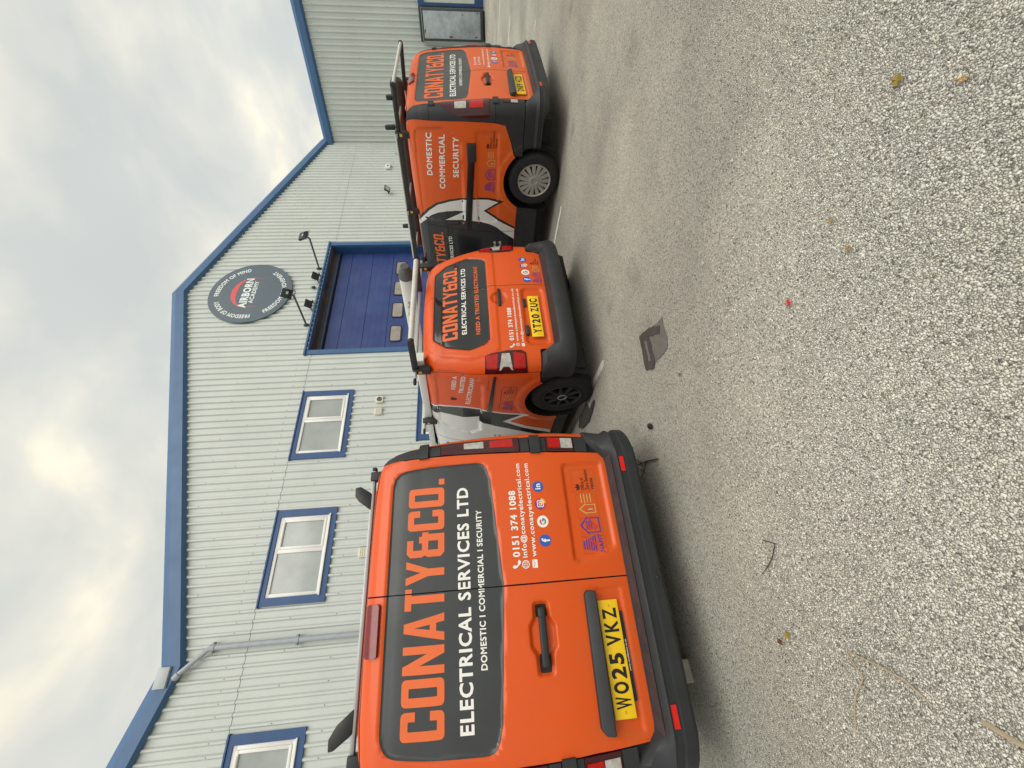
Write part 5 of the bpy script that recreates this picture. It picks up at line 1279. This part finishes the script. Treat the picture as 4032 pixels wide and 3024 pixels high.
# sign
SC = Wp(9.85, 8.875, .10)
sg_ = thing('round_sign', 'round dark grey academy sign below the gable apex', 'sign', (0, W0Y, 0), WYAW)
SIGN = mat('sign_grey', (.088, .125, .160), .4, var=.08, vscale=2)
bm = bmesh.new(); RS = 1.325
bm_prism(bm, circ(SC[0], SC[2], RS, 72), lambda x_, z_, q: Vector((x_, q, z_)), -.10, -.055); bm_obj('sign_disc', bm, SIGN, sg_)
SW = mat('sign_white', (.74, .77, .77), .4); SRD = mat('sign_red', (.66, .085, .095), .4)
def flat(vf, m_, name='lettering', o=.102): v, f = vf; mesh(name, [(SC[0]+q[0], -o, SC[2]+q[1]) for q in v], f, m_, sg_)
def bend(w, rad, a0, a1, h, inward=False):
    v, f = TXT[w]; v = v.copy(); lo, hi = v.min(0), v.max(0); u = (v[:, 0]-lo[0])/(hi[0]-lo[0]); w_ = (v[:, 1])/.72*h
    V_, F_, _ = refine(np.stack([u, w_], -1), f, steps(0, 1, .015), [])
    an = np.radians(a0+(a1-a0)*V_[:, 0]); rr = rad+(V_[:, 1] if not inward else -V_[:, 1])
    return np.stack([rr*np.sin(an), rr*np.cos(an)], -1), F_
flat(bend('FREEDOM OF BODY', 1.00, -102, -22, .145), SW); flat(bend('FREEDOM OF MIND', 1.00, -8, 78, .145), SW); flat(bend('FREEDOM OF MOVEMENT', 1.14, 236, 122, .145, True), SW)
cr_o = [(-.66+1.32*k/40) for k in range(41)]
up_ = [(1.02*.66*math.cos(R(200-220*k/40)), .02+.60*math.sin(R(200-220*k/40))) for k in range(41)]
dn_ = [(1.0*.66*math.cos(R(200-220*k/40)), .02+(.60-.155*math.sin(math.pi*k/40)**1.3)*math.sin(R(200-220*k/40))-.02*math.sin(math.pi*k/40)) for k in range(41)]
up_ = [(-.70, -.46)]+up_+[(.70, -.46)]
flat(fill2(up_+list(reversed(dn_))), SRD, 'sign_swoosh', .1015)
flat(text2('AIRBORN', -.70, .64, .02, .26), SW, o=.1030); flat(text2('ACADEMY', -.50, .50, -.17, -.03), SW, o=.1025)
# floodlights on arms and small floodlights over the door
GRN = mat('green_grey_arm', (.085, .125, .110), .5, var=.2, vscale=6); LAMPB = mat('floodlight_black', (.012, .018, .022), .45)
def arm_light(s, zb, out, ze, label, flip):
    o = thing('arm_floodlight', label, 'floodlight', (0, W0Y, 0), WYAW, 'floodlights above the blue door')
    tube('arm', [(s, -.03, zb), (s, -out+.06, ze-.01), (s, -out, ze+.03)], .030, GRN, o, 10)
    box('wall_plate', (s-.05, -.05, zb-.08), (s+.05, -.030, zb+.08), LAMPB, o)
    hs = s+.02; mt_ = Matrix.Translation((hs, -out-.03, ze+.16)) @ Matrix.Rotation(R(28 if flip > 0 else -20), 4, 'X')
    box('lamp_housing', (-.16, -.04, -.14), (.16, .04, .14), LAMPB, o, .01, 2, mt_)
    box('lamp_label', (-.05, -.043, -.035), (.05, -.041, .025), mat('label_grey', (.45, .46, .44), .5), o, 0, 2, mt_)
    for q in range(5): box('cooling_fin', (-.12+q*.06-.004, -.058, -.11), (-.12+q*.06+.004, -.041, -.045), LAMPB, o, 0, 2, mt_)
    bm = bmesh.new(); bm_tube(bm, [mt_ @ Vector(q) for q in ((-.175, 0, 0), (-.175, 0, -.20), (.175, 0, -.20), (.175, 0, 0))], .010, 6); bm_obj('bracket', bm, GRN, o)
arm_light(8.29, 6.745, 1.43, 6.60, 'floodlight on a green arm in front of the round sign', 1); arm_light(10.9, 6.767, 1.39, 6.62, 'floodlight on a green arm to the right of the round sign', -1)
def small_light(s, z, label):
    o = thing('wall_floodlight', label, 'floodlight', (0, W0Y, 0), WYAW, 'floodlights above the blue door')
    q = Wp(s, z, .22); mt_ = Matrix.Translation((q[0], -.22, q[2])) @ Matrix.Rotation(R(40), 4, 'X')
    bm = bmesh.new(); bm_box(bm, (-.15, -.02, -.12), (.15, .03, .12), .012, 2, mt_)
    bm_obj('lamp_housing', bm, LAMPB, o, angle=R(35)); box('gear_box', (-.10, .03, -.07), (.10, .09, .07), LAMPB, o, .012, 2, mt_)
    for x_ in (-.165, .165): box('bracket', (q[0]+x_-.006, -.22, q[2]-.10), (q[0]+x_+.006, -.03, q[2]-.07), LAMPB, o)
small_light(9.25, 6.86, 'small black wall floodlight above the door, left one of the pair'); small_light(10.56, 6.85, 'small black wall floodlight above the door, right one of the pair')
o = thing('door_sensor', 'tiny black and yellow sensor between the small floodlights', 'sensor', (0, W0Y, 0), WYAW); q = Wp(10.02, 6.84, .08)
box('sensor_body', (q[0]-.05, -.11, q[2]-.07), (q[0]+.03, -.04, q[2]+.03), LAMPB, o, .01); box('sensor_cap', (q[0]-.03, -.10, q[2]+.03), (q[0]+.06, -.05, q[2]+.09), mat('yellow_green', (.45, .48, .16), .5), o, .008)
o = thing('wall_floodlight', 'small floodlight on the wall right of the blue door', 'floodlight', (0, W0Y, 0), WYAW, 'floodlights above the blue door'); q = Wp(15.7, 4.75, .25)
mt_ = Matrix.Translation((q[0], -.25, q[2])) @ Matrix.Rotation(R(35), 4, 'X'); box('lamp_housing', (-.16, -.03, -.12), (.16, .03, .12), LAMPB, o, .01, 2, mt_); box('lamp_glass', (-.13, -.034, -.09), (.13, -.031, .09), mat('lamp_glass', (.45, .47, .45), .15), o, 0, 2, mt_); box('bracket', (q[0]-.02, -.22, q[2]-.04), (q[0]+.02, -.03, q[2]), LAMPB, o)
o = thing('alarm_box', 'small white alarm box on the wall near the inner corner', 'alarm box', (0, W0Y, 0), WYAW); q = Wp(17.35, 4.85, .08)
box('alarm_cover', (q[0]-.16, -.12, q[2]-.12), (q[0]+.16, -.03, q[2]+.12), PVC, o, .03, 3); box('alarm_lens', (q[0]-.05, -.125, q[2]-.03), (q[0]+.05, -.119, q[2]+.03), BLUE_F, o)
o = thing('security_camera', 'small white security camera on the wall next to the inner corner', 'camera', (0, W0Y, 0), WYAW); q = Wp(18.55, 4.60, .15)
tube('camera_body', [(q[0]-.10, -.20, q[2]-.02), (q[0]+.08, -.12, q[2]+.02)], .06, PVC, o, 12); tube('camera_mount', [(q[0]+.05, -.15, q[2]), (q[0]+.08, -.03, q[2]+.06)], .02, PVC, o, 8)

# ---------------------------------------------------------------- the side wing
wA = Vector((19.2, 11.25, 0)); wt = Vector((.38096, -.92459, 0)); wn_ = Vector((-.92459, -.38096, 0))
wing = thing('building_wing', 'ribbed metal side wing at the far right with blue eaves trim', 'building', (wA.x, wA.y, 0), math.atan2(wt.y, wt.x))
# local: x along the wall towards the camera side, -y outwards (to the yard)
def wl_(s, z, o): return (s, -o, z)
clad('wall_cladding', [(-.3, -.1), (14, -.1), (14, 7.7), (-.3, 7.7)], [], wing, CLAD2, wl_)
mesh('wall_backing', [(-.3, .05, -.1), (14, .05, -.1), (14, .05, 7.7), (-.3, .05, 7.7)], [(0, 1, 2, 3)], BLACK, wing)
flashing('eaves_trim', [(.0, 7.86), (14.2, 7.86)], wing, BLUE, [(-.10, .0), (.05, .0), (.16, -.13), (.16, -.36), (.065, -.43), (.04, -.43), (.04, -.36), (-.10, -.36)])
mesh('roof_sheet', [(-1.2, -.02, 7.872), (14.2, -.02, 7.872), (14.2, 9.5, 9.9), (-1.2, 9.5, 9.9)], [(0, 1, 2, 3)], mat('white_roof', (.70, .70, .64), .5, var=.2, vscale=2), wing)
mesh('roof_ridge_strip', [(-.5, .9, 8.09), (14.2, .9, 8.09), (14.2, .95, 8.13), (-.5, .95, 8.13)], [(0, 1, 2, 3)], CLAD2, wing)
bm = bmesh.new()
for z_, st in ((7.1, 2), (5.6, 2), (4.2, 2)):
    for k in range(0, 40, st):
        c = Vector((k*PITCH_-.048, -.045, z_)); ring = [bm.verts.new(c+Vector((.012*math.cos(q*math.pi/3), -.005, .012*math.sin(q*math.pi/3)))) for q in range(6)]; bm.faces.new(ring)
o = bm_obj('fixing_screws', bm, mat('screw_head', (.10, .10, .09), .6), wing); o['kind'] = 'stuff'
# doorway at the frame's edge
box('door_frame', (4.80, -.16, .30), (4.90, .02, 2.96), BLUED, wing); box('door_frame', (4.90, -.16, 2.72), (6.6, .02, 2.96), BLUED, wing)
box('door_leaf', (4.90, -.10, .72), (6.55, -.04, 2.72), mat('pale_door', (.62, .66, .58), .4, var=.1), wing); box('door_kick_plate', (4.90, -.11, .34), (6.55, -.035, .72), BLUED, wing)
ct = thing('steel_cabinet', 'weathered pale steel cabinet with rust spots against the side wing', 'cabinet', (wA.x, wA.y, 0), math.atan2(wt.y, wt.x))
STEEL = mat('galvanised_weathered', (.42, .47, .50), .45, metal=.2, var=.35, vscale=3.5, col2=(.25, .29, .32), detail=9)
RUSTY = mat('rust_patch', (.16, .07, .035), .8, var=.5, vscale=20)
box('cabinet_body', (3.74, -.70, .42), (4.70, -.06, 2.86), mat('cabinet_dark', (.06, .07, .08), .6, var=.3), ct, .01)
box('cabinet_door', (3.80, -.735, .52), (4.62, -.70, 2.76), STEEL, ct, .006)
box('cabinet_top', (3.70, -.76, 2.86), (4.74, -.04, 2.92), mat('cabinet_dark', (.06, .07, .08), .6), ct, .01); tube('top_pipe', [(3.72, -.70, 2.83), (4.72, -.70, 2.83)], .03, ALU, ct, 8)
for x_, z_, w_, h_ in ((3.83, 1.62, .06, .14), (3.84, .66, .05, .10), (3.95, 2.70, .12, .04), (4.55, .60, .05, .05), (4.50, 1.2, .05, .03)):
    v, f = fill2(jag([(x_, z_), (x_+w_, z_), (x_+w_, z_+h_), (x_, z_+h_)], 3, .012)); mesh('rust_stain', [(q[0], -.7365, q[1]) for q in v], f, RUSTY, ct)
box('cabinet_plinth', (3.78, -.66, .2), (4.66, -.10, .42), BLACK, ct)

# ---------------------------------------------------------------- litter on the ground
def leaf(name, x_, y_, r, col, label, cat='leaf', seed=0, group='fallen leaves and scraps on the tarmac', ang=0.0, lobes=5, el=1.0):
    r *= .82; x_ *= KG; y_ *= KG; rr = random.Random(seed); bm = bmesh.new(); n_ = 14; ring = []
    for k in range(n_):
        t = 2*math.pi*k/n_; q = r*(1+.28*math.cos(lobes*t))*rr.uniform(.85, 1.1); px, py = q*math.cos(t), q*math.sin(t)*el
        ring.append((px*math.cos(ang)-py*math.sin(ang), px*math.sin(ang)+py*math.cos(ang), .007+G0+.010*abs(math.sin(t*2+seed))))
    top = [bm.verts.new((x_+a, y_+b, c)) for a, b, c in ring]; bot = [bm.verts.new((x_+a, y_+b, c-.0015)) for a, b, c in ring]; ct_ = bm.verts.new((x_, y_, G0+.012)); cb = bm.verts.new((x_, y_, G0+.0102))
    for k in range(n_):
        j = (k+1) % n_; bm.faces.new((top[k], top[j], ct_)); bm.faces.new((bot[j], bot[k], cb)); bm.faces.new((top[j], top[k], bot[k], bot[j]))
    o = bm_obj(name, bm, mat('leaf_'+name+str(seed), col, .6, var=.4, vscale=60), None, smooth=False); return tag(o, label, cat, group)
leaf('leaf', 1.197, .511, .017, (.34, .25, .03), 'yellow leaf on the tarmac far from the vans', seed=1)
leaf('leaf', 1.03, .435, .013, (.62, .40, .17), 'pale orange leaf lying closest to the camera', seed=2, lobes=2, el=.6, ang=.6)
leaf('leaf', 1.034, .857, .011, (.40, .33, .13), 'dull yellow leaf scrap further from the camera, of two close together', seed=3)
leaf('leaf', .906, .86, .011, (.38, .27, .10), 'brownish leaf scrap beside the dull yellow one', seed=4)
leaf('leaf', -.263, 1.921, .014, (.17, .045, .010), 'small dark brown leaf behind the nearest van', seed=5, lobes=3)
leaf('leaf', -.235, 1.86, .016, (.40, .27, .03), 'mustard yellow stain-like leaf behind the nearest van', seed=6)
leaf('red_scrap', .918, 1.142, .015, (.62, .02, .035), 'bright red plastic scrap on the tarmac', 'scrap', 7, lobes=3, el=.7)
leaf('white_scrap', 1.477, 1.481, .010, (.75, .75, .72), 'tiny white scrap on the tarmac', 'scrap', 8)
leaf('leaf', 1.75, 2.0, .012, (.30, .13, .06), 'reddish brown leaf near the square tarmac patch', seed=9) if False else leaf('leaf', 1.10, 2.02, .013, (.27, .11, .05), 'reddish brown leaf near the square tarmac patch', seed=9)
bm = bmesh.new(); bmesh.ops.create_icosphere(bm, subdivisions=2, radius=.022)
for v_ in bm.verts: v_.co = Vector((v_.co.x*random.uniform(.8, 1.15)+.992*KG, v_.co.y*random.uniform(.8, 1.15)+2.582*KG, G0+max(0, v_.co.z*.8+.016)))
tag(bm_obj('tar_lump', bm, mat('tar_black', (.012, .012, .013), .4)), 'small shiny black lump on the tarmac right of the nearest van', 'lump')
TWIG = mat('twig_bark', (.050, .038, .030), .8); STRAW = mat('dry_straw', (.46, .37, .25), .7, var=.3, vscale=40)
def twig(name, pts, r, m_, label, branches=()):
    pts = [(a*KG, b*KG) for a, b in pts]; branches = [[(a*KG, b*KG) for a, b in q] for q in branches]
    t = thing(name, label, 'twig', (pts[0][0], pts[0][1], G0), group='twigs and straw on the tarmac'); ox, oy = pts[0]
    tube('stem', [(x_-ox, y_-oy, .006+r) for x_, y_ in pts], [r]*(len(pts)-1)+[r*.5], m_, t, 6)
    for b_ in branches: tube('side_shoot', [(x_-ox, y_-oy, .006+r) for x_, y_ in b_], [r*.7]*(len(b_)-1)+[r*.3], m_, t, 6)
twig('twig', [(.128, 1.805), (.104, 1.731), (.085, 1.752), (.051, 1.785), (.02, 1.835), (-.012, 1.905)], .0022, TWIG, 'dark forked twig on the tarmac behind the nearest van', [[(.051, 1.785), (.055, 1.82)], [(.02, 1.835), (.03, 1.86)]])
twig('straw', [(-.262, 1.565), (-.288, 1.46), (-.317, 1.382), (-.369, 1.329)], .0028, STRAW, 'long pale straw stem curving away from the nearest van')
twig('straw', [(-.268, 1.572), (-.333, 1.546), (-.385, 1.606), (-.43, 1.64), (-.518, 1.686)], .0022, STRAW, 'thin bent straw stem below the nearest van number plate')
twig('stick', [(-.372, 1.206), (-.402, 1.135), (-.43, 1.07)], .006, STRAW, 'thick pale stick at the edge nearest the camera')
twig('dead_twig', [(.757, 2.608), (.80, 2.80), (.813, 2.892), (.839, 3.076)], .005, mat('red_brown_twig', (.075, .040, .033), .8), 'reddish dead twig under the right end of the nearest van bumper', [[(.80, 2.80), (.74, 2.90), (.72, 2.98)], [(.813, 2.892), (.86, 2.96), (.90, 3.02)], [(.83, 3.0), (.78, 3.06)]])
leaf('withered_leaf', .80, 2.93, .030, (.40, .36, .34), 'withered grey leaf caught on the twig by the bumper', seed=11)
leaf('withered_leaf', .84, 2.99, .026, (.46, .42, .40), 'second withered grey leaf on the twig by the bumper, nearer the wheel', seed=12)
o = box('timber_offcut', (-.06, -.10, .0), (.055, .02, .055), mat('pale_timber', (.46, .43, .36), .7, var=.3, vscale=14), None, .004); o.location = (-.505*KG, 3.03*KG, G0+.001); o.rotation_euler = (0, 0, .1)
tag(o, 'pale grey timber offcut on the ground under the nearest van bumper', 'timber')
